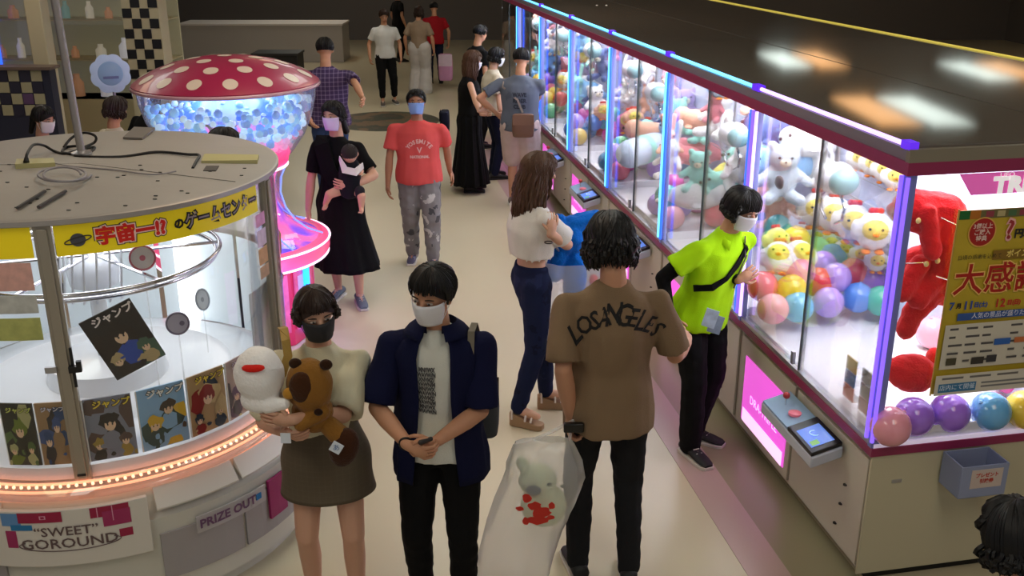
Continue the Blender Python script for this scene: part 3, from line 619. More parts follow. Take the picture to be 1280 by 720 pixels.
# ================================================================== ROUND GLASS MACHINE, LEFT FOREGROUND
RC = V((-2.11, 4.75, 0)); RR = .92
def cyl(deg, r, z): return RC + V((r*math.cos(R(deg)), r*math.sin(R(deg)), z))
def arc_slab(b, d0, d1, r0, r1, z0, z1, m=None, n=None):
    n = n or max(2, int(abs(d1-d0)/5)); rs = []
    for j in range(n+1):
        d = d0+(d1-d0)*j/n; rs.append([cyl(d, r0, z0), cyl(d, r1, z0), cyl(d, r1, z1), cyl(d, r0, z1)])
    return b.rings(rs, m)
def arc_text(s, size, dc, z, r, m, parent, sx=1, **k):
    return text(s, size, lambda a, b: cyl(dc+math.degrees(a/r), r, z+b), m, parent, sx=sx, **k)
def round_machine():
    t = thing('round_prize_machine', 'round glass prize machine with yellow Japanese banner and orange light ring', 'prize machine', RC)
    body = mat('round body', (.80, .79, .74), .4, spec=.4)
    b = MB(); b.lathe([(0, .0), (.98, 0), (.98, .06), (1.03, .08), (1.03, .50), (1.0, .52), (.99, .60), (.97, .63), (.90, .64), (0, .64)], RC, 72); b.build('machine_base', body, t, smooth=True)
    # roof
    top = mat('dusty roof', (.60, .585, .56), .55, var=.10, vscale=3, bump=.1, bscale=20)
    rf = MB().lathe([(.90, 1.87), (.94, 1.872), (.948, 1.885), (.945, 1.898), (.93, 1.905), (.02, 1.925), (.001, 1.925)], RC, 80, cap=False).build('roof', top, t, smooth=True)
    MB().lathe([(.942, 1.874), (.951, 1.877), (.951, 1.897), (.942, 1.90)], RC, 80, cap=False).build('roof_rim', mat('roof rim', (.66, .64, .62), .35, metal=.3), t, smooth=True)
    rn = random.Random(5); h = MB()
    for q in range(46):
        a, r = rn.uniform(-180, 0), rn.uniform(.3, .9); c = cyl(a, r, 1.906+.02*(1-r)); h.box(c.x-.008, c.x+.008, c.y-.003, c.y+.003, c.z, c.z+.003)
    tag(h.build('roof_slot', dark, rf), kind='stuff')
    seam = MB(); seam.tube([cyl(180, .9, 1.909), cyl(-20, .02, 1.925), cyl(-20, .9, 1.909)], .0015, 4); seam.build('roof_seam', mat('seam', (.35, .34, .32), .7), rf)
    # posts
    posts = (-76.5, -4.5, 67.5, 139.5, 211.5)
    pm = mat('post beige', (.63, .60, .54), .38, metal=.35)
    for i, d in enumerate(posts):
        b = MB(); wd = 2.15; arc_slab(b, d-wd, d+wd, .90, .935, .69, 1.872, n=3); arc_slab(b, d-wd*.55, d+wd*.55, .935, .945, .72, 1.86, n=3)
        p = b.build('corner_post', pm, t, bevel=.002)
        if i == 0:
            b = MB(); arc_slab(b, d+1.2, d+4.2, .94, .965, 1.235, 1.262, n=2); arc_slab(b, d+3.2, d+4.4, .955, .975, 1.242, 1.288, n=2); b.build('door_latch', dark, p)
            arc_slab(MB(), d+1, d+1.2, .94, .95, 1.1, 1.2); b = MB(); arc_slab(b, d+1.8, d+2.5, .934, .944, 1.16, 1.34, n=2); b.build('latch_bar', dark, p)
            b = MB(); arc_slab(b, d-4.6, d-1.8, .935, .948, 1.235, 1.262, n=2); b.build('latch_plate', alu, p)
            b = MB(); arc_slab(b, d-1.1, d+1.1, .945, .949, .735, .745, n=2); b.build('post_label', dark, p)
    for i in range(5):
        a0, a1 = posts[i]+2.2, (posts[(i+1) % 5]+(360 if i == 4 else 0))-2.2
        if i == 2: a0, a1 = 69.7, 137.3
        b = MB(); arc_slab(b, a0, a1, .918, .922, .70, 1.872); b.build('curved_glass', glassmat('round glass', gloss=.1), t, smooth=True)
    # yellow banners
    yel = mat('banner yellow', (.93, .83, .06), .45, emit=.12)
    b = MB(); arc_slab(b, -74, -12, .924, .926, 1.738, 1.870); bn = b.build('yellow_banner', yel, t, smooth=True)
    z = 1.802
    def T(s, sz, d, c, **k): arc_text(s, sz, d, z, k.pop('r', .9285), mat('ink %s' % (c,), c, .5), bn, **k)
    T('宇宙一!?', .080, -55.6, (.15, .05, .05), bold=.0125, r=.9275); T('宇宙一!?', .080, -55.6, (1, .85, .8), bold=.009, r=.9283); T('宇宙一!?', .080, -55.6, (.88, .12, .06), bold=.0038, r=.929)
    T('の', .048, -43.0, (.08, .07, .07), bold=.003)
    T('ゲームセンター', .076, -27.2, (.06, .05, .06), bold=.0080, r=.9283, sx=.86); T('ゲームセンター', .076, -27.2, (.62, .56, .60), bold=.0006, r=.929, sx=.86)
    T('大人気', .026, -14.6, (.3, .2, .2), bold=.001)
    # ringed planet mark
    b = MB(); c = -68.6
    b.add([cyl(c+math.degrees(.030*math.cos(q)/.93), .9285, z+.028*math.sin(q)) for q in [2*PI*j/20 for j in range(20)]], [tuple(range(20))]); b.build('printed_planet', mat('planet grey', (.30, .30, .34), .5), bn, fix=False)
    b = MB(); b.tube([cyl(c+math.degrees(.052*math.cos(q)/.93), .929, z+.012*math.sin(q)+.010*math.cos(q)) for q in [2*PI*j/24 for j in range(24)]], .0028, 5, closed=True); b.build('printed_ring', mat('planet dark', (.2, .18, .15), .5), bn)
    b = MB(); arc_slab(b, -140, -79.3, .924, .926, 1.738, 1.870); b.build('yellow_banner', yel, t, smooth=True)
    # stickers on the glass right edge
    for i, (z0, z1, c) in enumerate(((1.66, 1.72, (.90, .62, .80)), (1.56, 1.64, (.86, .78, .88)), (1.47, 1.55, (.80, .62, .45)), (1.40, 1.46, (.74, .60, .48)))):
        b = MB(); arc_slab(b, -13.5, -7.5, .923, .925, z0, z1, n=3); b.build('glass_sticker', mat('sticker %d' % i, c, .5, var=.35, vscale=25), t)
    for i, (z0, z1, c) in enumerate(((1.60, 1.72, (.85, .66, .62)), (1.50, 1.58, (.75, .76, .74)), (1.38, 1.48, (.70, .72, .42)))):
        b = MB(); arc_slab(b, -96, -80.5, .923, .925, z0, z1, n=3); b.build('glass_sticker', mat('sticker %d' % (i+4), c, .5, var=.35, vscale=25), t)
    # inside: dish, rear frosted band, lit column, hub and ring arms
    w_ = mat('dish white', (.92, .93, .95), .25, coat=.3)
    MB().lathe([(0, .70), (.90, .70), (.90, .76), (.84, .765), (.80, .80), (.62, .82), (.60, .80), (.30, .81), (.28, .90), (.08, .92), (.04, .92), (.04, 1.3), (0, 1.3)], RC, 72).build('prize_dish', w_, t, smooth=True)
    for i in range(7):
        a = -18+i*36; b = MB(); arc_slab(b, a+1, a+35, .88, .885, .77, 1.34); b.build('frosted_panel', mat('frosted panel', (.84, .88, .90), .5, emit=.0), t, smooth=True)
    MB().tube([cyl(76, .80, .78), cyl(76, .80, 1.86)], .055, 16).build('lit_column', mat('lit column', (1, 1, 1), .4, emit=1.6), t, smooth=True)
    MB().tube([RC+V((0, 0, 1.3)), RC+V((0, 0, 1.82))], .035, 16).build('hub_shaft', chrome, t, smooth=True)
    hub = MB(); hub.lathe([(0, 1.30), (.12, 1.31), (.13, 1.40), (.10, 1.46), (.05, 1.5), (0, 1.5)], RC, 30); hub.build('hub', mat('hub clear white', (.86, .88, .92), .2, coat=.5), t, smooth=True)
    ringc = RC+V((.06, -.12, 0))
    for rr_, z_ in ((.60, 1.50), (.58, 1.47)):
        MB().tube([ringc+V((rr_*math.cos(q), rr_*math.sin(q), z_)) for q in [2*PI*j/60 for j in range(60)]], .011, 8, closed=True).build('chrome_ring', chrome, t, smooth=True)
    for q in range(6):
        a = R(20+60*q); MB().tube([ringc+V((.05*math.cos(a), .05*math.sin(a), 1.50)), ringc+V((.6*math.cos(a), .6*math.sin(a), 1.50))], .009, 6).build('ring_arm', chrome, t, smooth=True)
    for q in range(7):
        a = R(-150+20*q); c = ringc+V((.17*math.cos(a), .17*math.sin(a), 0)); MB().tube([c+V((0, 0, 1.30)), c+V((.03, 0, 1.55)), c+V((-.02, 0, 1.7))], .006, 6).build('hub_fin', mat('hub clear white'), t, smooth=True)
    for i, (x, y, Y, r, c1, c2) in enumerate(((178, 322, 4.35, .060, (.90, .88, .90), (.82, .42, .52)), (222, 404, 4.45, .056, (.72, .70, .76), (.45, .42, .50)), (253, 374, 4.9, .06, (.80, .82, .84), (.60, .62, .65)))):
        p = at(x, y, Y); d = (V((0, 0, CH))-p).normalized(); d = V((d.x, d.y, d.z*.4)).normalized(); u = V((0, 0, 1)).cross(d).normalized(); v = d.cross(u)
        sx_ = .6 if i == 2 else 1
        f = lambda a, b_, c_: p+u*a*sx_+v*b_+d*c_
        b = MB(); b.rings([[f(r*math.cos(2*PI*j/28), r*math.sin(2*PI*j/28), zz) for j in range(28)] for zz in (-.008, .008)]); dsk = b.build('prize_disc', mat('disc %d' % i, c1, .3), t)
        MB().tube([f(r*.93*math.cos(2*PI*j/28), r*.93*math.sin(2*PI*j/28), .009) for j in range(28)], .005, 5, closed=True).build('disc_rim', mat('discrim %d' % i, c2, .4), dsk)
        MB().rings([[f(r*.22*math.cos(2*PI*j/12)+(.02 if i == 1 else 0), r*.22*math.sin(2*PI*j/12), zz) for j in range(12)] for zz in (.008, .012)]).build('disc_hub', mat('discrim %d' % i), dsk)
        MB().tube([f(0, -r, -.01), V((p.x, p.y, .86))], .004, 6).build('disc_stand', glassmat('stand clear', gloss=.3, milk=.15), dsk)
    # orange light ring: clear bumper with led beads
    b = MB(); b.lathe([(.925, .655), (1.0, .65), (1.01, .67), (.99, .70), (.94, .715), (.925, .715)], RC, 90, cap=False); b.build('clear_bumper', glassmat('bumper clear', tint=(1, .94, .92), gloss=.3, milk=.22, milkcol=(.95, .86, .84)), t, smooth=True)
    led = mat('orange led', (1, .74, .58), .4, emit=3)
    for z_, r_ in ((.705, .945), (.682, .975)):
        MB().tube([cyl(a, r_, z_) for a in range(0, 360, 4)], .0065, 6, closed=True).build('led_strip', mat('led strip', (1, .66, .50), .4, emit=1.5), t, smooth=True)
    n = 0
    for a in range(-130, 20, 1):
        if n % 2 == 0:
            bb = MB().sph(cyl(a, .960, .700), .008, 6, 4).build('led_bead', led, t)
        n += 1
    # slanted skirt panels and the sign
    b = MB()
    for (r0, z0, r1, z1) in ((.985, .63, 1.035, .50),):
        pass
    for a0, a1 in ((-60, -38), (-37, -15), (-14, 8), (-125, -97)):
        b = MB(); rs = []
        for j in range(6):
            d = a0+(a1-a0)*j/5; rs.append([cyl(d, .985, .640), cyl(d, 1.045, .555), cyl(d, 1.045, .545), cyl(d, .985, .60)])
        b.rings(rs).build('skirt_panel', mat('skirt cream', (.82, .80, .76), .4), t, bevel=.003)
        b = MB(); arc_slab(b, a0, a1, 1.03, 1.042, .18, .42); dp = b.build('prize_door', mat('grey panel', (.62, .60, .60), .45), t)
    b = MB(); arc_slab(b, -51, -30, 1.04, 1.05, .37, .455); pz = b.build('prize_sign', mat('sign grey', (.70, .68, .68), .4), t)
    arc_text('PRIZE OUT', .062, -42, .412, 1.053, mat('sign letters', (.42, .28, .42), .5), pz, bold=.002)
    b = MB(); arc_slab(b, -33.5, -31.8, 1.05, 1.054, .40, .43); b.build('sign_square', mat('print blue', (.10, .45, .70), .5), pz)
    b = MB(); arc_slab(b, -29, -22, 1.04, 1.055, .25, .46); b.build('magenta_square', mat('print mag', (.58, .10, .36), .5), pz)
    b = MB(); arc_slab(b, -100, -62, 1.035, 1.06, .36, .64, n=10); sg = b.build('front_sign', mat('sign cream', (.84, .82, .78), .4), t, bevel=.003)
    def sq(a0, a1, z0, z1, c, k=0): b = MB(); arc_slab(b, a0, a1, 1.0605+k*.0007, 1.0612+k*.0007, z0, z1, n=4); b.build('printed_square', mat('print %s' % (c,), c, .5), sg)
    mg = (.60, .06, .25); mg2 = (.62, .15, .36)
    sq(-95, -90.5, .57, .632, (.36, .55, .75)); sq(-93, -88, .548, .575, (.10, .45, .66), 1); sq(-91, -81, .585, .635, mg, 2); sq(-86, -84.6, .602, .619, (.85, .6, .7), 3); sq(-85.7, -84.9, .605, .616, mg, 4)
    sq(-94.5, -92, .46, .545, mg2); sq(-74.8, -66.2, .585, .635, mg); sq(-72.2, -66.0, .535, .61, mg2, 1); sq(-73.3, -73.1, .585, .635, (.85, .6, .7), 2); sq(-70, -69.8, .56, .635, (.85, .6, .7), 2); sq(-69, -66, .47-.0, .51, mg)
    ink = mat('sign ink', (.38, .30, .30), .5)
    arc_text('“SWEET”', .062, -80.6, .535, 1.063, ink, sg, bold=.0008, sx=1.1); arc_text('GOROUND', .068, -80.3, .475, 1.063, ink, sg, bold=.0008, sx=1.15)
    b = MB(); b.tube([cyl(-80.3+11.5*math.cos(R(q)), 1.062, .468+.030*math.sin(R(q))) for q in range(150, 391, 10)], .002, 4); b.build('printed_swirl', ink, sg)
    area('round_machine_light', RC+V((.1, .1, 1.83)), .8, .8, 4.5, (.95, .98, 1))
    MB().lathe([(0, 1.85), (.5, 1.85), (.5, 1.865), (0, 1.865)], RC, 40).build('inner_lamp', mat('round lamp', (1, 1, 1), .4, emit=2), t)
round_machine()
# items on its roof
def on_roof():
    zr = 1.925
    def Q(x, y, z=zr): return atz(x, y, z)
    blk = mat('cable black', (.05, .05, .06), .5); gcab = mat('cable grey', (.55, .54, .56), .5)
    t = thing('power_cord', 'black power cord coiled on the round machine roof, running to the plug strip', 'cord', Q(100, 190))
    def smooth_path(pts, n=6):
        out = []; P = [pts[0]]+pts+[pts[-1]]
        for i in range(1, len(P)-2):
            for j in range(n):
                u = j/n; a, b_, c, d = P[i-1], P[i], P[i+1], P[i+2]
                out.append(.5*((2*b_)+(-a+c)*u+(2*a-5*b_+4*c-d)*u*u+(-a+3*b_-3*c+d)*u*u*u))
        return out+[P[-2]]
    MB().tube(smooth_path([Q(33, 202, zr+.03), Q(34, 192, zr+.06), Q(42, 181, zr+.07), Q(55, 182, zr+.03), Q(68, 189), Q(82, 192), Q(100, 187), Q(118, 184), Q(112, 190), Q(95, 193), Q(78, 190), Q(84, 184), Q(100, 183, zr+.02), Q(108, 190), Q(95, 195), Q(150, 196), Q(195, 190), Q(235, 193), Q(249, 194), Q(245, 202), Q(241, 210, zr-.01)]), .007, 7).build('cord', blk, t, smooth=True)
    MB().tube(smooth_path([Q(80, 184), Q(90, 172, zr+.03), Q(105, 166, zr+.06), Q(119, 170, zr+.05), Q(118, 178, zr+.01), Q(105, 184)]), .007, 7).build('cord_loop', blk, t, smooth=True)
    MB().cap(Q(33, 206, zr+.005), Q(33, 198, zr+.04), .018, .010).build('plug', blk, t, smooth=True)
    o = MB().tube([Q(79+35*math.cos(a)*(1-.03*a), 218+9*math.sin(a), zr+.004+.004*a) for a in [2*PI*j/24 for j in range(49)]], .0055, 6).build('grey_cable', gcab, smooth=True); tag(o, 'grey cable coiled in a ring on the round machine roof', 'cable')
    o = MB().tube(smooth_path([Q(68, 204), Q(90, 208), Q(140, 212), Q(190, 218), Q(220, 214)]), .0035, 5).build('thin_cable', gcab, smooth=True); tag(o, 'thin grey cable trailing over the middle of the round machine roof', 'cable')
    def flat(nm, pts, h, m, lb, cat, z=zr-.012):
        b = MB(); P = [Q(x, y, z) for x, y in pts]; b.hexa(P+[p+V((0, 0, h)) for p in P]); o = b.build(nm, m); tag(o, lb, cat); return o
    flat('plug_strip', [(20, 213), (70, 211), (68, 205), (22, 206)], .03, mat('strip yellow', (.70, .68, .48), .5), 'short pale yellow plug strip on the left of the round machine roof', 'plug strip')
    flat('wooden_strip', [(252, 206), (322, 205), (324, 198), (256, 197)], .02, mat('strip yellow'), 'pale yellow strip at the right rim of the round machine roof', 'strip', zr-.02)
    flat('roof_plate', [(154, 174), (178, 175), (194, 162), (168, 161)], .012, mat('plate grey', (.44, .42, .40), .6), 'grey square plate at the back of the round machine roof', 'plate')
    flat('vent_plate', [(254, 215), (270, 215), (274, 209), (258, 209)], .008, mat('plate dark', (.30, .29, .28), .6), 'small dark vent plate near the right rim of the round machine roof', 'plate', zr-.018)
    for i, (a, b_, c, d) in enumerate(((22, 260, 56, 239), (48, 259, 82, 239))):
        o = MB().tube([Q(a, b_, zr-.005), Q(c, d, zr)], .008, 6).build('metal_rod', mat('rod grey', (.32, .31, .31), .4, metal=.5), smooth=True); tag(o, '%s of the two short dark rods on the front of the round machine roof' % ('left', 'right')[i], 'rod')
    p0 = Q(102, 192, zr); top = at(74, -60, p0.y+.5)
    t = thing('support_pole', 'thin grey metal pole rising from the round machine roof to the ceiling', 'pole', p0)
    d = (at(80, 66, p0.y) - p0); p1 = p0+d*((CEIL-p0.z)/d.z)
    MB().tube([p0, p1], .020, 10).build('pole', mat('pole grey', (.60, .58, .57), .4, metal=.4), t, smooth=True); MB().lathe([(0, 0), (.05, 0), (.05, .01), (.022, .02), (0, .02)], p0-V((0, 0, .002)), 16).build('pole_foot', alu, t)
on_roof()
# magazines standing inside the glass and the tilted one
def cover(t, f, W, H, seed, title, pal_, tcol, outline=(.98, .98, .95)):
    rnd = random.Random(seed); e = [0.0]
    def poly(pts, c, nm='printed_patch'):
        e[0] += .0003
        MB().add([f(W*(x-.5), H*y, e[0]) for x, y in pts], [tuple(range(len(pts)))]).build(nm, mat('print %s' % (c,), c, .5), t, fix=False)
    def blobp(cx, cy, rx, ry, c, n=14, j=.18, ph=0):
        poly([(min(.99, max(.01, cx+rx*math.cos(2*PI*i/n+ph)*(1+rnd.uniform(-j, j)))), min(.99, max(.01, cy+ry*math.sin(2*PI*i/n+ph)*(1+rnd.uniform(-j, j))))) for i in range(n)], c)
    for q in range(5): blobp(rnd.random(), rnd.random(), rnd.uniform(.15, .3), rnd.uniform(.1, .25), rnd.choice(pal_), 10, .35)
    skin = (.93, .80, .66)
    for (cx, cy, s, hair, cl) in (((.5, .58, 1.0, pal_[0], pal_[1]), (.22, .25, .6, pal_[2], pal_[0]), (.78, .28, .62, pal_[3], pal_[2])) if seed % 2 else ((.62, .62, .8, pal_[3], pal_[1]), (.30, .40, .8, pal_[0], pal_[2]))):
        blobp(cx, cy-.28*s, .24*s, .18*s, cl, 9, .2); blobp(cx, cy+.04*s, .2*s, .16*s, hair, 15, .28); blobp(cx, cy-.03*s, .12*s, .10*s, skin, 12, .04)
        for k in (-1, 1): blobp(cx+k*.05*s, cy-.02*s, .018*s, .018*s, (.1, .1, .12), 8, 0)
        poly([(cx-.12*s, cy+.02*s), (cx-.05*s, cy-.01*s), (cx, cy+.03*s), (cx+.06*s, cy-.01*s), (cx+.12*s, cy+.03*s), (cx+.1*s, cy+.09*s), (cx-.1*s, cy+.09*s)], hair)
    for q in range(5): blobp(rnd.random(), rnd.uniform(.02, .3), rnd.uniform(.03, .08), rnd.uniform(.02, .06), rnd.choice(pal_), 7, .3)
    e[0] += .0004; z = e[0]
    fn = lambda zz: (lambda a, b: f(a+W*.08, H*.90+b, zz))
    text(title, W*.20, fn(z), mat('print %s' % ((.12, .08, .08),), (.12, .08, .08), .5), t, bold=W*.02)
    text(title, W*.20, fn(z+.0004), mat('print %s' % (tcol,), tcol, .5), t, bold=W*.007)
mags = [(-67.8, 'dark magazine with a yellow title, directly right of the beige post', 1, ((.16, .13, .13), (.52, .54, .60), (.66, .56, .25), (.36, .28, .26)), (.90, .80, .25), 12.6),
        (-53.3, 'light blue magazine with yellow haired figures below the tilted magazine', 2, ((.88, .72, .22), (.55, .72, .86), (.20, .30, .28), (.30, .24, .2)), (.93, .93, .9), 13.4),
        (-39.3, 'red and gold magazine standing behind the white soft toy', 3, ((.55, .12, .12), (.70, .58, .40), (.15, .22, .3), (.80, .70, .50)), (.92, .82, .25), 12.6),
        (-26.5, 'purple grey magazine at the right end of the glass', 4, ((.42, .32, .42), (.72, .64, .60), (.30, .28, .30), (.80, .75, .45)), (.85, .80, .85), 11),
        (-82.6, 'blue magazine directly left of the beige post', 6, ((.18, .30, .48), (.62, .50, .35), (.2, .18, .18), (.25, .35, .55)), (.85, .85, .9), 8),
        (-91.8, 'green magazine at the left frame edge', 7, ((.45, .52, .20), (.2, .2, .16), (.72, .72, .5), (.35, .45, .25)), (.8, .85, .4), 9)]
for d, lb, seed, pl_, tc_, wdeg in mags:
    c = cyl(d, .895, .775); u = V((-math.sin(R(d)), math.cos(R(d)), 0)); nrm = V((math.cos(R(d)), math.sin(R(d)), 0)); W = .895*R(wdeg); H = .30
    t = thing('magazine', lb, 'magazine', c, 'magazines standing inside the round machine')
    f = lambda a, b, e, c=c, u=u, nrm=nrm: c+u*a+V((0, 0, b))+nrm*e
    MB().box(-W/2, W/2, 0, H, -.008, 0, mat('paper %d' % seed, pl_[1], .5), f).build('magazine_body', None, t)
    MB().box(-W/2-.004, -W/2, 0, H, -.009, .0005, mat('paper white', (.9, .9, .88), .5), f).build('white_spine', None, t)
    cover(t, f, W, H, seed, 'ジャンプ', pl_, tc_)
def tilted_mag():
    cs = [at(98, 404, 3.98), at(162, 374, 3.90), at(207, 442, 4.03), at(147, 477, 4.02)]
    cs = []
    for x, y in ((98, 404), (162, 374), (207, 442), (147, 477)):
        d = ray(x, y); o = V((0, 0, CH)); a = d.x**2+d.y**2; b = d.x*(o.x-RC.x)+d.y*(o.y-RC.y); c = (o.x-RC.x)**2+(o.y-RC.y)**2-.875**2; k = (-b-math.sqrt(b*b-a*c))/a; cs.append(o+d*k)
    tl, tr, br, bl = cs; nrm = ((tr-tl).cross(bl-tl)).normalized()
    if nrm.y > 0: nrm = -nrm
    W = ((tr-tl).length+(br-bl).length)/2; H = ((bl-tl).length+(br-tr).length)/2; u = ((tr-tl)+(br-bl)).normalized(); v = ((tl-bl)+(tr-br)).normalized(); c = (bl+br)/2
    t = thing('magazine', 'tilted magazine with red title hung on the glass above the others', 'magazine', c, 'magazines standing inside the round machine')
    f = lambda a, b, e: c+u*a+v*b+nrm*e
    MB().box(-W/2, W/2, 0, H, -.008, 0, mat('paper t', (.16, .14, .14), .5), f).build('magazine_body', None, t)
    cover(t, f, W, H, 9, 'ジャンプ', ((.16, .12, .11), (.18, .32, .70), (.74, .66, .48), (.30, .42, .34)), (.93, .90, .88))
tilted_mag()

# ================================================================== MUSHROOM MACHINE
MC = V((-2.07, 7.30, 0))
def mushroom():
    t = thing('mushroom_machine', 'pink lit mushroom shaped machine with a white dotted crimson cap', 'prize machine', MC)
    cm = mat('cap crimson', (.64, .12, .30), .40, coat=.25)
    prof = [(.655, 1.93), (.66, 1.95), (.60, 1.995), (.50, 2.045), (.37, 2.09), (.22, 2.12), (.10, 2.133), (.001, 2.136)]
    cap = MB().lathe(prof, MC, 64, cap=False).build('cap', cm, t, smooth=True)
    MB().tube([MC+V((.657*math.cos(a), .657*math.sin(a), 1.93)) for a in [2*PI*j/72 for j in range(72)]], .014, 8, closed=True).build('cap_rim', mat('rim clear pink', (.80, .62, .68), .2, coat=.5), cap, smooth=True)
    def hz(r):
        for (r0, z0), (r1, z1) in zip(prof[1:], prof[2:]):
            if r1 <= r <= r0: return z0+(z1-z0)*(r0-r)/(r0-r1)
        return 1.95
    for row, (r, n, ph) in enumerate(((.57, 15, 0), (.40, 11, .3), (.22, 6, .1), (.001, 1, 0))):
        for j in range(n):
            a = 2*PI*(j+ph)/n; c = V((r*math.cos(a), r*math.sin(a), 0)); dr = .052
            ring = []
            for q in range(18):
                p = c+V((math.cos(2*PI*q/18), math.sin(2*PI*q/18), 0))*dr; rr_ = min(.648, math.hypot(p.x, p.y)); ring.append(MC+V((p.x, p.y, hz(rr_)+.003)))
            MB().add(ring+[MC+c+V((0, 0, hz(max(.001, r))+.005))], [(q, (q+1) % 18, 18) for q in range(18)]).build('white_dot', mat('dot cream', (.86, .80, .74), .4), cap, smooth=True)
    g = glassmat('bowl glass', gloss=.2, rough=.03, milk=.10, milkcol=(.85, .9, 1))
    MB().lathe([(.635, 1.93), (.625, 1.82), (.59, 1.69), (.53, 1.56), (.45, 1.45), (.38, 1.37)], MC, 64, cap=False).build('bowl', g, t, smooth=True)
    pinkg = mat('lit hot pink', (1, .25, .50), .35, emit=.9)
    MB().lathe([(0, 1.33), (.37, 1.33), (.39, 1.35), (.41, 1.42), (.40, 1.46), (0, 1.47)], MC, 48).build('bowl_base', pinkg, t, smooth=True)
    MB().tube([MC+V((.385*math.cos(a), .385*math.sin(a), 1.335)) for a in [2*PI*j/60 for j in range(60)]], .010, 8, closed=True).build('ring_light', mat('ring white pink', (1, .85, .95), .4, emit=2), t, smooth=True)
    # heap of clear capsules inside (uncountable)
    rn = random.Random(4); b = MB(); ms = [mat('capsule a', (.62, .84, .98), .2, emit=.35), mat('capsule b', (.82, .94, 1), .2, emit=.45), mat('capsule c', (.54, .72, .97), .2, emit=.3), mat('capsule d', (.95, .68, .85), .2, emit=.45)]
    for q in range(620):
        a = rn.uniform(0, 2*PI); z = rn.uniform(1.48, 1.80); rmax = {0: .42, 1: .49, 2: .53, 3: .57}[min(3, int((z-1.47)/.08))]
        r = rmax*math.sqrt(rn.uniform(.6, 1)) if z < 1.74 else rmax*math.sqrt(rn.random())
        if z > 1.72 and r < .30: z += .06*(1-r/.3)
        b.sph(MC+V((r*math.cos(a), r*math.sin(a), z)), rn.uniform(.022, .036), 7, 5, ms[3] if z < 1.57 and rn.random() < .7 else rn.choice(ms[:3]))
    tag(b.build('capsules', None, t, smooth=True), kind='stuff')
    MB().lathe([(.45, 1.74), (.25, 1.80), (.10, 1.90), (.001, 1.93)], MC, 40, cap=False).build('inner_cone', mat('blue cone', (.30, .50, 1), .3, emit=.6), t, smooth=True)
    # flared lit pedestal
    def gr(nm, c1, c2, e):
        if nm in MATS: return MATS[nm]
        m = mat(nm, c1, .25, emit=e, coat=.4); nt = m.node_tree; bs = nt.nodes['Principled BSDF']; tc = nt.nodes.new('ShaderNodeTexCoord'); n = nt.nodes.new('ShaderNodeTexNoise'); n.inputs['Scale'].default_value = 2.6; n.inputs['Distortion'].default_value = 1
        r = nt.nodes.new('ShaderNodeValToRGB'); r.color_ramp.elements[0].color = (*lin(c1), 1); r.color_ramp.elements[1].color = (*lin(c2), 1); r.color_ramp.elements[0].position = .42; r.color_ramp.elements[1].position = .58
        nt.links.new(tc.outputs['Object'], n.inputs[0]); nt.links.new(n.outputs['Fac'], r.inputs[0]); nt.links.new(r.outputs[0], bs.inputs['Base Color']); nt.links.new(r.outputs[0], bs.inputs['Emission Color']); return m
    MB().lathe([(.33, 1.33), (.29, 1.24), (.27, 1.12), (.29, 1.02), (.34, .92), (.42, .84), (.51, .79), (.58, .775)], MC, 64, cap=False).build('pedestal', gr('lit pedestal', (.36, .30, .92), (1.0, .45, .72), .7), t, smooth=True)
    MB().lathe([(.37, 1.33), (.33, 1.24), (.315, 1.12), (.345, 1.0), (.41, .90), (.50, .83), (.61, .79)], MC, 64, cap=False).build('clear_skirt', glassmat('skirt glass', gloss=.35, milk=.06), t, smooth=True)
    for q in range(8):
        a = 2*PI*q/8+.1; P = [(.375, 1.33), (.335, 1.24), (.32, 1.12), (.35, 1.0), (.415, .90), (.505, .83), (.615, .79)]
        MB().tube([MC+V((r*math.cos(a), r*math.sin(a), z)) for r, z in P], .006, 6).build('blue_edge_tube', mat('edge blue', (.45, .60, 1), .4, emit=1.2), t, smooth=True)
    MB().lathe([(.58, .775), (.64, .78), (.665, .76), (.66, .68), (.64, .645), (.58, .64)], MC, 72, cap=False).build('pink_rim', mat('lit pink rim', (.98, .36, .55), .3, emit=.55), t, smooth=True)
    for z, r in ((.765, .665), (.648, .648)): MB().tube([MC+V((r*math.cos(a), r*math.sin(a), z)) for a in [2*PI*j/72 for j in range(72)]], .008, 6, closed=True).build('ring_light', mat('ring white pink'), t, smooth=True)
    MB().lathe([(0, 0), (.52, 0), (.52, .64), (0, .64)], MC, 10).build('base', mat('base red', (.78, .16, .30), .4, emit=.12), t, bevel=.01)
    for q in range(10):
        a = 2*PI*(q+.5)/10; d = V((math.cos(a), math.sin(a), 0)); s = V((-d.y, d.x, 0)); c = MC+d*.498
        p = MB().box(-.13, .13, 0, .012, .12, .58, mat('base panel', (.86, .36, .50), .45, emit=.15, var=.5, vscale=14), lambda x, y, z: c+s*x+d*y+V((0, 0, z))).build('base_panel', None, t)
        MB().box(-.09, .02, .012, .02, .40, .54, mat('base card', (.85, .75, .80), .5), lambda x, y, z: c+s*x+d*y+V((0, 0, z))).build('panel_card', None, p)
    for a in (-18, 90, 198):
        a = R(a); d = V((math.cos(a), math.sin(a), 0)); s = V((-d.y, d.x, 0)); c = MC+d*.52
        MB().box(-.022, .022, 0, .03, .05, .64, mat('blue light', (.12, .55, 1), .4, emit=3), lambda x, y, z: c+s*x+d*y+V((0, 0, z))).build('blue_light_strip', None, t)
    area('mushroom_light', MC+V((.55, -.75, .45)), .3, .5, 5, (.35, .35, 1), (0, R(70), R(-50)))
    area('mushroom_bowl_light', MC+V((0, 0, 1.92)), .5, .5, 7, (.7, .85, 1))
mushroom()

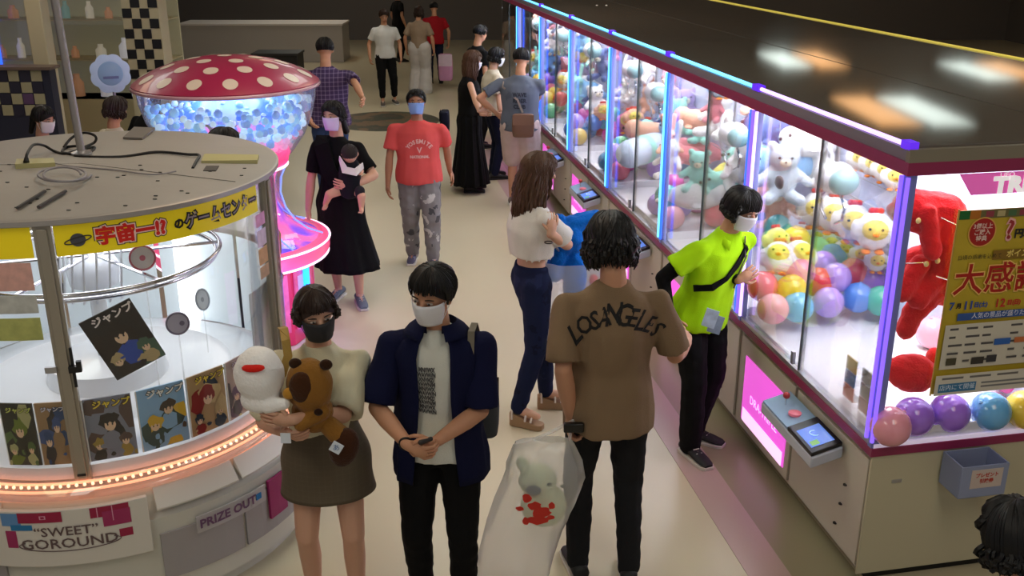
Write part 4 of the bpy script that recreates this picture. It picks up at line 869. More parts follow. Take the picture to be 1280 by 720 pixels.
# ================================================================== LEFT BACKGROUND
def left_back():
    # checkered partition: separate tiles
    t = thing('checkered_partition', 'low partition with dark and cream checkered tiles behind the ponytail woman', 'partition', (-6.1, 10.6, 0))
    MB().box(-7.1, -4.86, 10.6, 10.75, 0, 1.60).build('panel', mat('navy panel', (.13, .14, .22), .5), t)
    sp = mat('tile cream', (.62, .60, .48), .4); sd = mat('tile navy', (.14, .13, .20), .4); sv = mat('tile plum', (.34, .24, .38), .4)
    rn = random.Random(2); tl = MB().box(-.055, .055, -.010, .0, -.055, .055); me = tl.mesh('tile')
    for i in range(18):
        for j in range(4):
            o = bpy.data.objects.new('tile', me.copy()); COL.objects.link(o); o.location = (-7.04+i*.12, 10.6, 1.535-j*.12); o.data.materials.append(sp if (i+j) % 2 else rn.choice([sd, sd, sv])); o.parent = t; o.matrix_parent_inverse = PINV(t)
    MB().box(-7.15, -4.82, 10.56, 10.79, 1.60, 1.63).build('top_rail', mat('rail brown', (.40, .34, .30), .5), t)
    # showcase with sparkling goods
    t = thing('lit_showcase', 'cream showcase full of small sparkling goods behind the checkered partition', 'showcase', (-6.6, 13, 0))
    MB().box(-8.2, -4.4, 13, 13.6, 0, .9).build('base', mat('show cream', (.70, .66, .52), .5), t)
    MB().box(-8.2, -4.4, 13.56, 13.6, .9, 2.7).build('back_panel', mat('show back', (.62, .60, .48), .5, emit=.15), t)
    for z in (.9, 1.4, 1.9, 2.4): MB().box(-8.2, -4.4, 13.05, 13.56, z-.015, z).build('shelf', mat('show cream'), t)
    MB().box(-8.2, -4.4, 13.0, 13.01, .9, 2.7).build('front_glass', cglass, t)
    MB().box(-6.62, -6.54, 12.96, 13.0, .9, 2.7).build('blue_light', mat('neon blue tube'), t)
    q = 0
    for z in (.9, 1.4, 1.9, 2.4):
        x = -8.05
        while x < -4.6:
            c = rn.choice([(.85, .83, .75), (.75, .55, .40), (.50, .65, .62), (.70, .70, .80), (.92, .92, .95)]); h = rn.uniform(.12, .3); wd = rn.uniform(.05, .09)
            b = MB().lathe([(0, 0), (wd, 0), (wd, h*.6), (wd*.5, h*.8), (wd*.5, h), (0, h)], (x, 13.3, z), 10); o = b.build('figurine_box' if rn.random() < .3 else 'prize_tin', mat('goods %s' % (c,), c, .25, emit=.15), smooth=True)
            tag(o, 'small shiny %s prize tin on the %s shelf of the cream showcase' % ({.85: 'cream', .75: 'tan', .50: 'green', .70: 'lavender', .92: 'white'}[c[0]], {.9: 'lowest', 1.4: 'second', 1.9: 'third', 2.4: 'top'}[z]), 'tin', 'tins in the cream showcase'); o.name = 'prize_tin'; x += rn.uniform(.24, .4)
    # tall checker column beside the mushroom cap
    t = thing('checkered_column', 'cream column with a black checkered band behind the round scalloped lamp', 'column', (-5.0, 13.2, 0))
    MB().box(-4.66, -4.22, 12.3, 12.6, 0, CEIL).build('shaft', mat('cream pillar'), t)
    for i in range(4):
        for j in range(10):
            if (i+j) % 2: 
                o = bpy.data.objects.new('tile', me.copy()); COL.objects.link(o); o.location = (-4.60+i*.105, 12.3, 2.4-j*.12); o.data.materials.append(mat('tile black', (.07, .07, .09), .4)); o.parent = t; o.matrix_parent_inverse = PINV(t)
    # scalloped round lamp on a stem
    c = at(138, 92, 9.6); t = thing('scalloped_lamp', 'round scalloped bluish white lamp disc above the dark haired seated woman', 'lamp', c)
    d = V((.42, -1, .15)).normalized(); u = V((0, 0, 1)).cross(d).normalized(); v = d.cross(u); f = lambda a, b_, e: c+u*a+v*b_+d*e
    n = 64; ringp = lambda r, e, am: [f(r*(1+am*abs(math.sin(4*q)))*math.cos(q), r*(1+am*abs(math.sin(4*q)))*math.sin(q), e) for q in [2*PI*j/n for j in range(n)]]
    MB().rings([ringp(.165, -.02, .10), ringp(.17, .0, .10), ringp(.13, .02, .04), ringp(.12, .02, 0)]).build('lamp_frame', mat('lamp shell', (.66, .72, .84), .3, emit=.18), t, smooth=True)
    MB().rings([ringp(.115, .018, 0), ringp(.10, .030, 0)]).build('lamp_face', mat('lamp face', (.50, .60, .74), .3, emit=.15), t, smooth=True)
    MB().box(-.07, .07, -.05, -.025, .031, .034, None, f).build('lamp_stripe', mat('lamp stripe', (.42, .46, .66), .4), t)
    MB().tube([c+V((0, .03, -.1)), V((c.x, c.y+.03, 0))], .015, 8).build('stem', alu, t, smooth=True); MB().lathe([(0, 0), (.15, 0), (.15, .02), (0, .03)], (c.x, c.y+.03, 0), 20).build('foot', alu, t)
    # blue board and white counter far behind
    for (nm, lb, cat, x0, x1, Y, d, z0, z1, rgb) in (('blue_board', 'plain blue board standing behind the dotted mushroom cap', 'board', 197, 222, 15.5, .1, 0, 1.35, (.10, .16, .50)), ('white_counter', 'long white counter in the far background above the plaid shirt man', 'counter', 228, 430, 24.0, 1.0, 0, .85, (.72, .70, .68)), ('dark_cabinet', 'dark low cabinet behind the mushroom cap', 'cabinet', 316, 372, 19.0, .6, 0, .75, (.10, .10, .10))):
        a, b_ = at(x0, 80, Y), at(x1, 80, Y)
        t = thing(nm, lb, cat, (a.x, Y, 0)); MB().box(a.x, b_.x, Y, Y+d, z0, z1).build('body', mat(nm, rgb, .5), t, bevel=.01); MB().box(a.x-.02, b_.x+.02, Y-.03, Y+d+.02, z1, z1+.04).build('top_board', mat(nm+' top', tuple(min(1, v*1.2+.05) for v in rgb), .5), t)
left_back()

# ================================================================== PEOPLE
SKINS = dict(a=(.76, .56, .44), b=(.66, .47, .36), c=(.80, .62, .52))
def skinmat(k): return mat('skin '+k, SKINS[k], .55, sss=.08, spec=.3)
def yawv(a): a = R(a); return V((math.sin(a), -math.cos(a), 0)), V((math.cos(a), math.sin(a), 0))   # forward (0 faces the camera), left-hand side of the person
def ik(a, tgt, l1, l2, pole):
    d = tgt-a; L = min(d.length, (l1+l2)*.999); d = d.normalized(); x = (l1*l1-l2*l2+L*L)/(2*L); h = math.sqrt(max(0, l1*l1-x*x))
    p = pole-d*pole.dot(d); p = p.normalized() if p.length > 1e-5 else d.orthogonal()
    return a+d*x+p*h, a+d*L
def hand(mb, fb, wrist, d, n, k, curl=.5, side=1, spread=.12):
    """palm goes into the body blob mb, fingers into fb; d = finger direction, n = direction the palm faces, side = where the thumb leaves"""
    d = d.normalized(); n = (n-d*n.dot(d)).normalized(); s = d.cross(n)*side
    palm = wrist+d*.045*k; mb.ell(palm, s*.040*k, n*.016*k, d*.050*k, 12, 8); mb.cap(wrist-d*.01*k, palm, .024*k, .026*k)
    for i, (o, L) in enumerate(((-.030, .062), (-.010, .074), (.011, .080), (.031, .070))):
        b = wrist+d*.078*k+s*o*k; dd = (d+s*o*spread*30*k*.3).normalized(); pts = [b-d*.02*k, b]; ang = .15*curl
        for q, f in enumerate((.45, .32, .23)):
            ang += curl*.75; v = dd*math.cos(ang)+n*math.sin(ang); pts.append(pts[-1]+v*L*f*k)
        fb.tube(pts, [.0085*k, .0088*k, .0080*k, .0070*k, .0050*k], 7)
    tb = wrist+d*.028*k+s*.030*k; t1 = tb+(d*.6+s*.75+n*.35).normalized()*.032*k; t2 = t1+(d*.9+s*.25+n*.4*(.5+curl)).normalized()*.028*k; t3 = t2+(d*.9+n*.5*curl).normalized()*.02*k
    fb.tube([wrist+d*.02*k+s*.01*k, tb, t1, t2, t3], [.012*k, .011*k, .0095*k, .0085*k, .006*k], 7)
class Person:
    def __init__(S, label, base, yaw, h, sk='a', lean=0, leanside=0, syaw=None, hyaw=None, hpitch=15, hroll=0, feet=((.10, .02), (-.10, -.02)), fyaw=(8, -8), footlift=(0, 0), hands=None, poles=None, handdir=None, palmn=None, curl=(.6, .6), female=False, wide=1.0, name='person', group=None, vox=.010, hips=None, bare=False, lift=0):
        S.h = h; S.bare = bare; S.k = h/1.7; S.F, S.L = yawv(yaw); S.yaw = yaw
        S.base = V((base[0], base[1], 0)); S.U = V((0, 0, 1)); F, L, U = S.F, S.L, S.U
        S.syaw = yaw if syaw is None else syaw; S.SF, S.SL = yawv(S.syaw); S.hyaw = S.syaw if hyaw is None else hyaw
        S.t = thing(name, label, 'person', S.base, group); S.skin = skinmat(sk); S.fem = female; S.wide = wide
        S.pelvis = S.base+U*(.525*h+lift)
        if hips: S.pelvis += L*hips[0]+F*hips[1]
        ld = (U*math.cos(R(lean))+F*math.sin(R(lean))+L*math.sin(R(leanside))).normalized(); S.up = ld
        S.neck = S.pelvis+ld*.315*h; S.shc = S.neck-ld*.040*h
        sw = (.106 if female else .118)*h*wide; S.sw = sw
        S.sh = [S.shc+S.SL*sw, S.shc-S.SL*sw]
        hf, hl = yawv(S.hyaw); p = R(hpitch); S.HF = hf*math.cos(p)-U*math.sin(p); S.HU = U*math.cos(p)+hf*math.sin(p); S.HL = hl
        if hroll: q = Matrix.Rotation(R(hroll), 3, S.HF); S.HU = q @ S.HU; S.HL = q @ S.HL
        S.hc = S.neck+ld*.035*h+S.HU*.062*h+S.HF*.018*h; S.r = .128*h/.22   # head scale factor for metric head of .22
        # legs
        S.hip = [S.pelvis+L*.050*h, S.pelvis-L*.050*h]; S.ank = []; S.knee = []; S.fdir = []
        for i, (ft, fy) in enumerate(zip(feet, fyaw)):
            f = S.base+L*ft[0]+F*ft[1]+U*(.045*h+footlift[i]); kd, kl = yawv(yaw+fy)
            kn, an = ik(S.hip[i], f, .245*h, .245*h, kd*1+U*.2); S.knee.append(kn); S.ank.append(an); S.fdir.append(kd)
        # arms
        S.elb = []; S.wri = []; S.hd = []; S.pn = []
        for i in range(2):
            sd = 1 if i == 0 else -1
            tg = hands[i] if hands and hands[i] is not None else S.sh[i]+L*sd*.06*h-U*.30*h+F*.03*h
            pole = poles[i] if poles and poles[i] is not None else (-S.SF*.8+S.SL*sd*.6-U*.2)
            e, w_ = ik(S.sh[i], tg, .172*h, .150*h, pole); S.elb.append(e); S.wri.append(w_)
            fd = (w_-e).normalized(); S.hd.append(handdir[i] if handdir and handdir[i] is not None else fd); S.pn.append(palmn[i] if palmn and palmn[i] is not None else -S.SL*sd)
        S.curl = curl; S.vox = vox
        S.build_body()
    def tf(S, t):   # torso frame at t: 0 pelvis .. 1 neck
        c = S.pelvis.lerp(S.neck, t); f = (S.F*(1-t)+S.SF*t).normalized(); l = (S.L*(1-t)+S.SL*t).normalized(); f = (f-S.up*f.dot(S.up)).normalized(); return c, f, l
    def ring(S, t, a, b, off=0, n=20, fo=0, bo=1.0, drop=0):
        c, f, l = S.tf(min(max(t, 0), 1)); c = c+(S.up if t > 0 else S.U)*( (t-min(max(t, 0), 1))*.315*S.h); c = c+f*off
        return [c+l*(a*math.cos(2*PI*j/n))+f*(b*math.sin(2*PI*j/n)*(1 if math.sin(2*PI*j/n) > 0 else bo)) for j in range(n)]
    def H(S, x, y, z): return S.hc+(S.HL*x+S.HF*y+S.HU*z)*S.r
    def build_body(S):
        h, k, b, fb = S.h, S.k, MB(), MB(); f = S.fem; w_ = S.wide
        b.rings([S.ring(-.14, .072*h, .052*h), S.ring(0, .078*h, .056*h), S.ring(.3, (.066 if f else .070)*h*w_, .047*h*w_), S.ring(.65, .078*h*w_, .055*h), S.ring(.80, S.sw*.74, .038*h), S.ring(.93, .046*h, .032*h)])
        b.cap(S.shc, S.neck+S.up*.02*h, .04*h, .032*h); b.cap(S.neck-S.up*.01*h, S.hc-S.HU*.04*h-S.HF*.012*h, .033*h, .031*h)
        r = S.r; H = S.H
        b.ell(H(0, -.012, .022), S.HL*.074*r, S.HF*.092*r, S.HU*.086*r, 18, 12); b.ell(H(0, .022, -.045), S.HL*.056*r, S.HF*.062*r, S.HU*.060*r, 16, 10)
        b.cap(H(0, .080, .012), H(0, .096, -.014), .008*r, .014*r); b.ell(H(0, .074, -.062), S.HL*.022*r, S.HF*.014*r, S.HU*.010*r, 10, 6)
        for s in (-1, 1): b.ell(H(s*.077, -.008, -.008), S.HL*.010*r, S.HF*.020*r, S.HU*.031*r, 10, 7)
        for i in range(2):
            b.cap(S.sh[i]-S.up*.020*h, S.elb[i], .0235*h, .0215*h); b.cap(S.elb[i], S.elb[i].lerp(S.wri[i], .35), .0225*h, .0235*h); b.cap(S.elb[i].lerp(S.wri[i], .35), S.wri[i], .0235*h, .0150*h)
            hand(b, fb, S.wri[i], S.hd[i], S.pn[i], k*(.95 if f else 1.02), S.curl[i], -1 if i == 0 else 1)
            g_ = 1 if S.bare else .72
            b.cap(S.hip[i], S.knee[i], .048*h*g_, .032*h*g_); b.cap(S.knee[i], S.knee[i].lerp(S.ank[i], .35)-S.fdir[i]*.008*h, .030*h*g_, .031*h*g_); b.cap(S.knee[i].lerp(S.ank[i], .35)-S.fdir[i]*.008*h, S.ank[i], .031*h*g_, .019*h)
            b.cap(S.ank[i]-S.U*.012*h, S.ank[i]+S.fdir[i]*.075*h-S.U*.026*h, .021*h, .015*h)
        me = blob(b, S.vox, 3); join_mesh(me, fb); S.body = put(me, 'body', S.skin, S.t)
        # face
        for s in (-1, 1):
            e = MB().ell(H(s*.031, .074, .010), S.HL*.014*r, S.HF*.009*r, S.HU*.0048*r, 12, 8).build('eye', mat('eye white', (.66, .60, .56), .3), S.t, smooth=True)
            MB().ell(H(s*.031, .0815, .010), S.HL*.0062*r, S.HF*.004*r, S.HU*.0046*r, 10, 6).build('iris', mat('iris', (.08, .05, .04), .2), e, smooth=True)
            MB().tube([H(s*.016, .084, .028), H(s*.032, .084, .033), H(s*.050, .072, .028)], [.0025*r, .0034*r, .0018*r], 5).build('eyebrow', mat('brow', (.10, .07, .06), .8), S.t, smooth=True)
        S.mouth = MB().ell(H(0, .083, -.058), S.HL*.021*r, S.HF*.006*r, S.HU*.006*r, 10, 6).build('lips', mat('lips', (.70, .38, .35), .5), S.t, smooth=True)
    def mask(S, m, name='face_mask'):
        r = S.r; H = S.H; rows = 9; cols = 17; vs = []
        for i in range(rows):
            v = i/(rows-1); z = -.007-.092*v
            for j in range(cols):
                u = j/(cols-1)*2-1; wd = 72-6*abs(v-.4); a = R(wd*u)
                rx = .074-.014*max(0, v-.3)*1.6; ry = .094-.012*v*v
                bulge = .016*math.exp(-(u/.28)**2)*(1-abs(v-.35)*1.1)
                zz = z+.016*(1-abs(u))**1.5*(1-v)-(.0)*v
                vs.append(H(rx*math.sin(a)*1.04, ry*math.cos(a)*1.02+bulge-.002+(.004 if i % 2 else 0)*(1-abs(u)), zz+.012*abs(u)*(v-.5)*-1.6))
        fs = [(i*cols+j, i*cols+j+1, (i+1)*cols+j+1, (i+1)*cols+j) for i in range(rows-1) for j in range(cols-1)]
        o = MB().add(vs, fs).build(name, m, S.t, smooth=True); sd = o.modifiers.new('s', 'SOLIDIFY'); sd.thickness = .002*r; sd.offset = 1
        for s in (-1, 1):
            MB().tube([vs[cols*1+(0 if s < 0 else cols-1)], H(s*.080, .01, .008), H(s*.081, -.022, .004), H(s*.080, .0, -.03), vs[cols*(rows-2)+(0 if s < 0 else cols-1)]], .0016*r, 5).build('ear_loop', m, o, smooth=True)
        return o
    def hair(S, col, length=.0, n=190, fringe=.55, seed=1, vol=1.0, name='hair', back=0, tips=None, wave=.0, part=0, cover=1.0, side=108):
        """length = how far locks fall below the ear line, metres"""
        rnd = random.Random(seed); r = S.r; H = S.H; b = MB(); m = mat('hair '+col[0], col[1], .5, spec=.35, var=.35, vscale=40)
        rx, ry, rz = .082*vol, .101*vol, .096*vol
        # scalp cap
        N_, K_ = 28, 14; vs = []; 
        for i in range(K_+1):
            th = PI*(side/180+.06)*i/K_
            for j in range(N_):
                ph = 2*PI*j/N_; x, y, z = math.sin(th)*math.cos(ph), math.sin(th)*math.sin(ph), math.cos(th)
                lim = 1.0
                front = max(0, y)
                thm = th*(1-.50*front**1.3*(1 if y > 0 else 0)); x, y, z = math.sin(thm)*math.cos(ph), math.sin(thm)*math.sin(ph), math.cos(thm)
                vs.append(H(rx*x, -.012+ry*y, .022+rz*z))
        b.add(vs, [(i*N_+j, i*N_+(j+1) % N_, (i+1)*N_+(j+1) % N_, (i+1)*N_+j) for i in range(K_) for j in range(N_)])
        crown = (0.012+part, -.035)
        for q in range(int(n*1.9)):
            ph = 2*PI*rnd.random(); st = rnd.uniform(.02, .75)
            ishigh = math.sin(ph)     # y component: >0 front
            end = (1.05 if ishigh > .25 else 1.75)
            fr = fringe if ishigh > .45 else None
            pts = []; rad = []
            m_ = 7
            th0 = st; th1 = (R(46)+fringe*.62+rnd.uniform(-.14, .16) if ishigh > .35 else R(side)+rnd.uniform(-.16, .18))
            for i in range(m_):
                u = i/(m_-1); th = th0+(th1-th0)*u; ph2 = ph+.12*math.sin(3*u+q)*wave*3
                e = 1.0+(.015+.060*((q*7)%5)/5)*(.4+.6*math.sin(PI*min(1, u*.8)))*(1 if i else 0)
                pts.append(H(rx*e*math.sin(th)*math.cos(ph2), -.012+ry*e*math.sin(th)*math.sin(ph2), .022+rz*e*math.cos(th)))
            if length > 0 and ishigh < .42*cover:
                p = pts[-1]; L = length*rnd.uniform(.72, 1.05); o = (p-S.hc); o = V((o.x, o.y, 0)).normalized() if V((o.x, o.y, 0)).length > 0 else S.HF
                for i in range(1, 6):
                    u = i/5; pts.append(p-V((0, 0, 1))*L*u+o*(.014*math.sin(PI*u)+.012*wave*math.sin(7*u+q))+V((rnd.uniform(-1, 1), rnd.uniform(-1, 1), 0))*.006+(-S.HF)*back*u)
            L_ = len(pts); w0 = rnd.uniform(.0055, .0105)*r
            rad = [w0*(.5+.5*math.sin(PI*min(1, (i+1)/(L_*.6))/2))*(1 if i < L_-2 else (.65 if i == L_-2 else .2)) for i in range(L_)]
            b.tube(pts, rad, 5)
        o = b.build(name, m, S.t, smooth=True, fix=False); S.hairo = o; return o
    def shirt(S, m, hem=-.10, ease=1.15, sleeve=.75, sl_r=1.5, name='shirt', fold=.006, seed=0, vox=None, hemflare=1.05, neckhole=True, shoulder=1.0, chest=0):
        h = S.h; b = MB(); f = S.fem; w_ = S.wide; e = ease; d = .017
        rr_ = []
        n = 5
        for i in range(n+1):
            t = hem+(.30-hem)*i/n; q = max(0, min(1, t/.3)); a = ((.088*(1-q)+(.074 if f else .080)*q)*h*w_)*e*(hemflare if t < .05 else 1+(hemflare-1)*(.3-t)/.25 if t < .3 else 1); bb = (.064*(1-q)+.054*q)*h*e*hemflare*w_
            rr_.append(S.ring(t, a+d, bb+d))
        rr_ += [S.ring(.65, .088*h*e*w_+d, (.062+chest)*h*e+d), S.ring(.80, S.sw*.90*shoulder+d, .056*h*e+d*.5), S.ring(.90, S.sw*.74*shoulder, .050*h), S.ring(.955, S.sw*.50, .044*h), S.ring(1.0, .040*h, .038*h)]
        b.rings(rr_)
        for i in range(2):
            u = sleeve; end = S.sh[i].lerp(S.elb[i], min(1, u)); 
            q_ = (S.elb[i]-S.sh[i])*.12; 
            if sleeve < .2: continue
            b.cap(S.neck.lerp(S.sh[i], .45)-S.up*.022*h, S.sh[i]-S.up*.016*h, .024*h, .033*h); b.stub(S.sh[i]-S.up*.016*h, end, .034*h, .030*h*(1+(sl_r-1)*.62))
        me = blob(b, vox or S.vox*1.15, 3, fold=fold*1.7, fscale=12, seed=seed); return put(me, name, m, S.t)
    def trousers(S, m, leng=1.0, loose=1.12, name='trousers', fold=.006, seed=3, top=.12, flare=1.0):
        h = S.h; b = MB(); w_ = S.wide
        b.rings([S.ring(-.16, .082*h*w_, .060*h), S.ring(0, .087*h*w_+.004, .062*h+.003), S.ring(max(top, .03), .083*h*w_+.003, .056*h+.003)])
        for i in range(2):
            if leng <= .5: e = S.hip[i].lerp(S.knee[i], leng*2); b.cap(S.hip[i], e, .056*h*loose, .046*h*loose*flare)
            else:
                b.cap(S.hip[i], S.knee[i], .055*h*loose, .038*h*loose); e = S.knee[i].lerp(S.ank[i], (leng-.5)*2); b.cap(S.knee[i], e, .038*h*loose, .028*h*loose*flare)
        me = blob(b, S.vox*1.15, 3, fold=fold, fscale=14, seed=seed, fstretch=1.4); return put(me, name, m, S.t)
    def skirt(S, m, top=.30, hem=.30, flare=.13, name='skirt', pleats=0, amp=.01, depth=.8, sway=V((0, 0, 0)), seed=0, waistr=None):
        """hem = height of the hem above the floor"""
        h = S.h; z1 = S.pelvis.z+.315*h*top; N_ = 64; K_ = 22; rs = []
        a0 = waistr or .078*h
        for i in range(K_+1):
            u = i/K_; z = z1+(hem-z1)*u; hipb = .016*h*math.exp(-((z-S.pelvis.z)/.09)**2); a = a0+hipb+(flare*h*(u**1.2)); bb = (a0*.74+hipb+flare*h*(u**1.2)*depth); c = S.pelvis+(S.up*0); ring = []
            for j in range(N_):
                q = 2*PI*j/N_; am = 1+amp*(u+.15)*(math.sin(pleats*q+seed)+.5*math.sin(pleats*2.3*q+1.7*seed))/max(.05, a) + .03*u*noise.noise(V((math.cos(q)*2, math.sin(q)*2, z*3+seed)))
                p = V((c.x, c.y, z))+S.L*a*am*math.cos(q)+S.F*bb*am*math.sin(q)+sway*u*u; ring.append(p)
            rs.append(ring)
        o = MB().rings(rs, cap0=False, cap1=False).build(name, m, S.t, smooth=True); sd = o.modifiers.new('s', 'SOLIDIFY'); sd.thickness = .004; return o
    def shoes(S, m, sole, high=.06, sc=1.0, name='shoe', heel=0):
        h = S.h
        for i in range(2):
            a = S.ank[i]; f = S.fdir[i]; l = V((f.y, -f.x, 0)); bz = a.z-.045*h; B = V((a.x, a.y, bz)); L = .150*h*sc; out = []
            f = S.fdir[i]; prof = [(-.27, .020, .050), (-.24, .028, .062), (-.10, .030, .070), (.10, .029, .062), (.30, .032, .048), (.50, .033, .036), (.66, .028, .026), (.74, .016, .018)]
            def sec(y, wd, z0, z1, n=14): return [B+f*y+l*(wd*math.cos(2*PI*j/n))+V((0, 0, z0+(z1-z0)*(.5+.5*math.sin(2*PI*j/n)))) for j in range(n)]
            hh = heel; ht = lambda y: hh*max(.25, min(1, (.55-y)/.8)) if hh else 0
            o = MB().rings([sec(y*L, wd*h*.98*sc*.6+.010, .018+ht(y), .018+ht(y)+zt*h*.62) for y, wd, zt in prof]).build(name, m, S.t, smooth=True)
            b = MB(); ws = [[B+f*y*L*1.02+l*x*(wd*h*.6*sc+.014)+V((0, 0, z)) for x, z in ((-1, .002), (1, .002), (1, .022+ht(y)), (-1, .022+ht(y)))] for y, wd, zt in prof]
            b.rings(ws).build('sole', sole, o, bevel=.003)
            b = MB(); 
            for q in range(3): y = (.12+.12*q)*L; b.tube([B+f*y-l*.02+V((0, 0, .062*h*.62*(1-.2*q)+.018+ht(y)+.004)), B+f*y+l*.02+V((0, 0, .062*h*.62*(1-.2*q)+.018+ht(y)+.004))], .003, 5)
            b.build('laces', sole, o)
    def drape(S, o, body, size, fn, m, axis, name='print', **k):
        """lettering laid on garment o: fn maps text x, y to a point in front of the cloth, axis = direction towards the cloth"""
        me = o.data; bvh = BVHTree.FromPolygons([v.co for v in me.vertices], [tuple(p.vertices) for p in me.polygons])
        inv = (wm(o)).inverted(); W = wm(o)
        vs, fs = text_geo(body, size, **k); out = []
        for v in vs:
            p = fn(v.x, v.y); q, nrm, idx, dist = bvh.ray_cast(inv @ p, (inv.to_3x3() @ axis).normalized())
            out.append(W @ (q)-axis.normalized()*.004 if q is not None else p+axis*.12)
        return MB().add(out, fs).build(name, m, o, fix=False)
def strap(path, wd, m, parent, name='strap', th=.003, up=None):
    rs = []; P = [V(p) for p in path]
    for i, p in enumerate(P):
        d = (P[min(i+1, len(P)-1)]-P[max(i-1, 0)]).normalized(); n = up[i] if up else V((0, 0, 1)); s = d.cross(n).normalized()*wd/2; nn = s.cross(d).normalized()*th
        rs.append([p-s, p+s, p+s+nn, p-s+nn])
    return MB().rings(rs).build(name, m, parent, smooth=False)
def around(o, pts, dirs, off=.006):
    """snap a path of points onto garment o by ray casting inward"""
    me = o.data; bvh = BVHTree.FromPolygons([v.co for v in me.vertices], [tuple(p.vertices) for p in me.polygons]); W = wm(o); inv = W.inverted(); out = []; nr = []
    for p in pts:
        q, n, i, d = bvh.find_nearest(inv @ p); w_ = W @ q; nn = (W.to_3x3() @ n).normalized(); out.append(w_+nn*off); nr.append(nn)
    return out, nr
def g(x, y): p = atz(x, y, 0); return (p.x, p.y)
BLACKH = ('black', (.055, .045, .045)); DBROWN = ('dark brown', (.16, .10, .075)); BROWN = ('brown', (.30, .20, .13))
mwhite = mat('mask white', (.90, .90, .92), .8); mblue = mat('mask blue', (.52, .66, .90), .8); mgrey = mat('mask charcoal', (.16, .16, .17), .8); mlav = mat('mask lavender', (.82, .76, .88), .8)
solew = mat('sole pale', (.80, .78, .74), .6)
def backpack(S, name, label, c, u, v, wv, dims, m, m2):
    """soft bag: c centre, u/v/wv axes, dims half sizes"""
    t = thing(name, label, 'bag', c); a, b_, d = dims; bb = MB(); rs = []
    for y in (-1, -.92, -.6, 0, .6, .92, 1):
        k = {1: .80, .92: .94, .6: 1, 0: 1.03}[abs(y)]; rs.append([c+u*a*k*(abs(math.cos(q))**.5*(1 if math.cos(q) > 0 else -1))+wv*d*k*(abs(math.sin(q))**.5*(1 if math.sin(q) > 0 else -1))+v*b_*y for q in [2*PI*j/24 for j in range(24)]])
    bb.rings(rs).build('bag_body', m, t, smooth=True)
    fl = MB(); fl.box(-a*.96, a*.96, b_*.1, b_*.98, d*1.02, d*1.06, None, lambda x, y, z: c+u*x+v*y+wv*z); fl.build('bag_flap', m2, t, bevel=.004)
    return t
# ---------- girl with the two soft toys
S = Person('young woman in cream top and taupe miniskirt hugging two soft toys', (-.815, 3.86), 6, 1.62, 'c', female=True, hyaw=24, hpitch=12, hroll=6, vox=.008, bare=True, wide=.90,
    hands=[at(366, 524, 3.50), at(350, 538, 3.56)], poles=[V((.8, .1, -1)), V((-.5, .1, -1))], handdir=[V((-1, -.1, .02)), V((.9, -.5, -.1))], palmn=[V((0, .9, .2)), V((0, .8, .5))], curl=(.35, .5))
S.shirt(cloth('top cream', (.80, .77, .66)), hem=.22, ease=1.16, sleeve=.92, sl_r=1.75, seed=1, fold=.010, vox=.010)
S.skirt(patmat('skirt taupe', [(.38, .34, .28), (.395, .355, .295)], 'plaid', 40), top=.44, hem=.66, flare=.045, depth=.8, waistr=.080*1.6, seed=2)
S.shoes(mat('shoe white', (.8, .8, .78), .6), solew)
S.mask(mgrey); S.hair(DBROWN, .02, 230, fringe=.55, seed=3, vol=1.0)
b = MB(); b.sph(S.H(0, -.125, .0), .045); [b.tube([S.H(.02*math.cos(q), -.12, .02), S.H(.035*math.cos(q), -.15, -.05), S.H(.02*math.sin(q), -.14, -.10)], .009, 5) for q in range(8)]; b.build('hair_bun', mat('hair dark brown'), S.t, smooth=True)
pts = [at(360, 445, 3.70), at(357, 425, 3.72), at(355, 412, 3.80), at(352, 410, 3.95)]
strap([at(352, 470, 3.67)]+pts, .035, mat('strap ochre', (.62, .50, .22), .7), S.t, 'bag_strap', .006, up=[-S.F]*3+[V((0, -.3, 1))]*2)
def soft(name, label, mb, m, fold=.003, vox=.008, cat='soft toy', parent=None):
    o = put(blob(mb, vox, 3, fold=fold, fscale=30, fstretch=1), name, m); tag(o, label, cat); return o
def ax(y): return V((1, 0, 0)), V((0, -1, 0)), V((0, 0, 1))
# white round soft toy
c = at(324, 468, 3.56); b = MB(); b.ell(c, (.098, 0, 0), (0, .095, 0), (0, 0, .115), 22, 16); b.ell(c+V((.0, 0, -.10)), (.085, 0, 0), (0, .08, 0), (0, 0, .06)); b.cap(c+V((.04, -.05, -.11)), c+V((.10, -.06, -.10)), .035, .025)
o = soft('soft_toy', 'round white soft toy with a red marking held at the left of the young woman', b, toymat('white'))
MB().ell(c+V((0, -.075, .062)), (.045, 0, 0), (0, .022, .006), (0, 0, .011)).build('red_marking', toymat('mark red', (.80, .14, .10)), o, smooth=True)
# brown soft toy, bear like, with darker muzzle area, ears and tail
c = at(387, 482, 3.58); b = MB(); b.ell(c, V((.092, 0, .012)), (0, .085, 0), V((-.01, 0, .115)), 22, 16); b.ell(c+V((.0, .02, -.13)), (.085, 0, 0), (0, .07, 0), (0, 0, .085), 18, 12); b.cap(c+V((.05, -.03, -.10)), c+V((-.03, -.07, -.14)), .032, .028)
o = soft('soft_toy', 'golden brown soft toy animal with dark face patch hugged in front of the young woman', b, toymat('golden brown', (.55, .38, .16)), fold=.003)
MB().ell(c+V((-.018, -.060, .020)), V((.050, 0, .006)), (0, .032, 0), V((-.004, 0, .066)), 18, 12).build('face_patch', toymat('dark brown', (.26, .15, .08)), o, smooth=True)
for s in ((-.045, .105), (.075, .10)):
    MB().ell(c+V((s[0], -.02, s[1])), (.026, 0, 0), (0, .018, 0), (0, 0, .022)).build('ear', toymat('ear brown', (.20, .12, .07)), o, smooth=True)
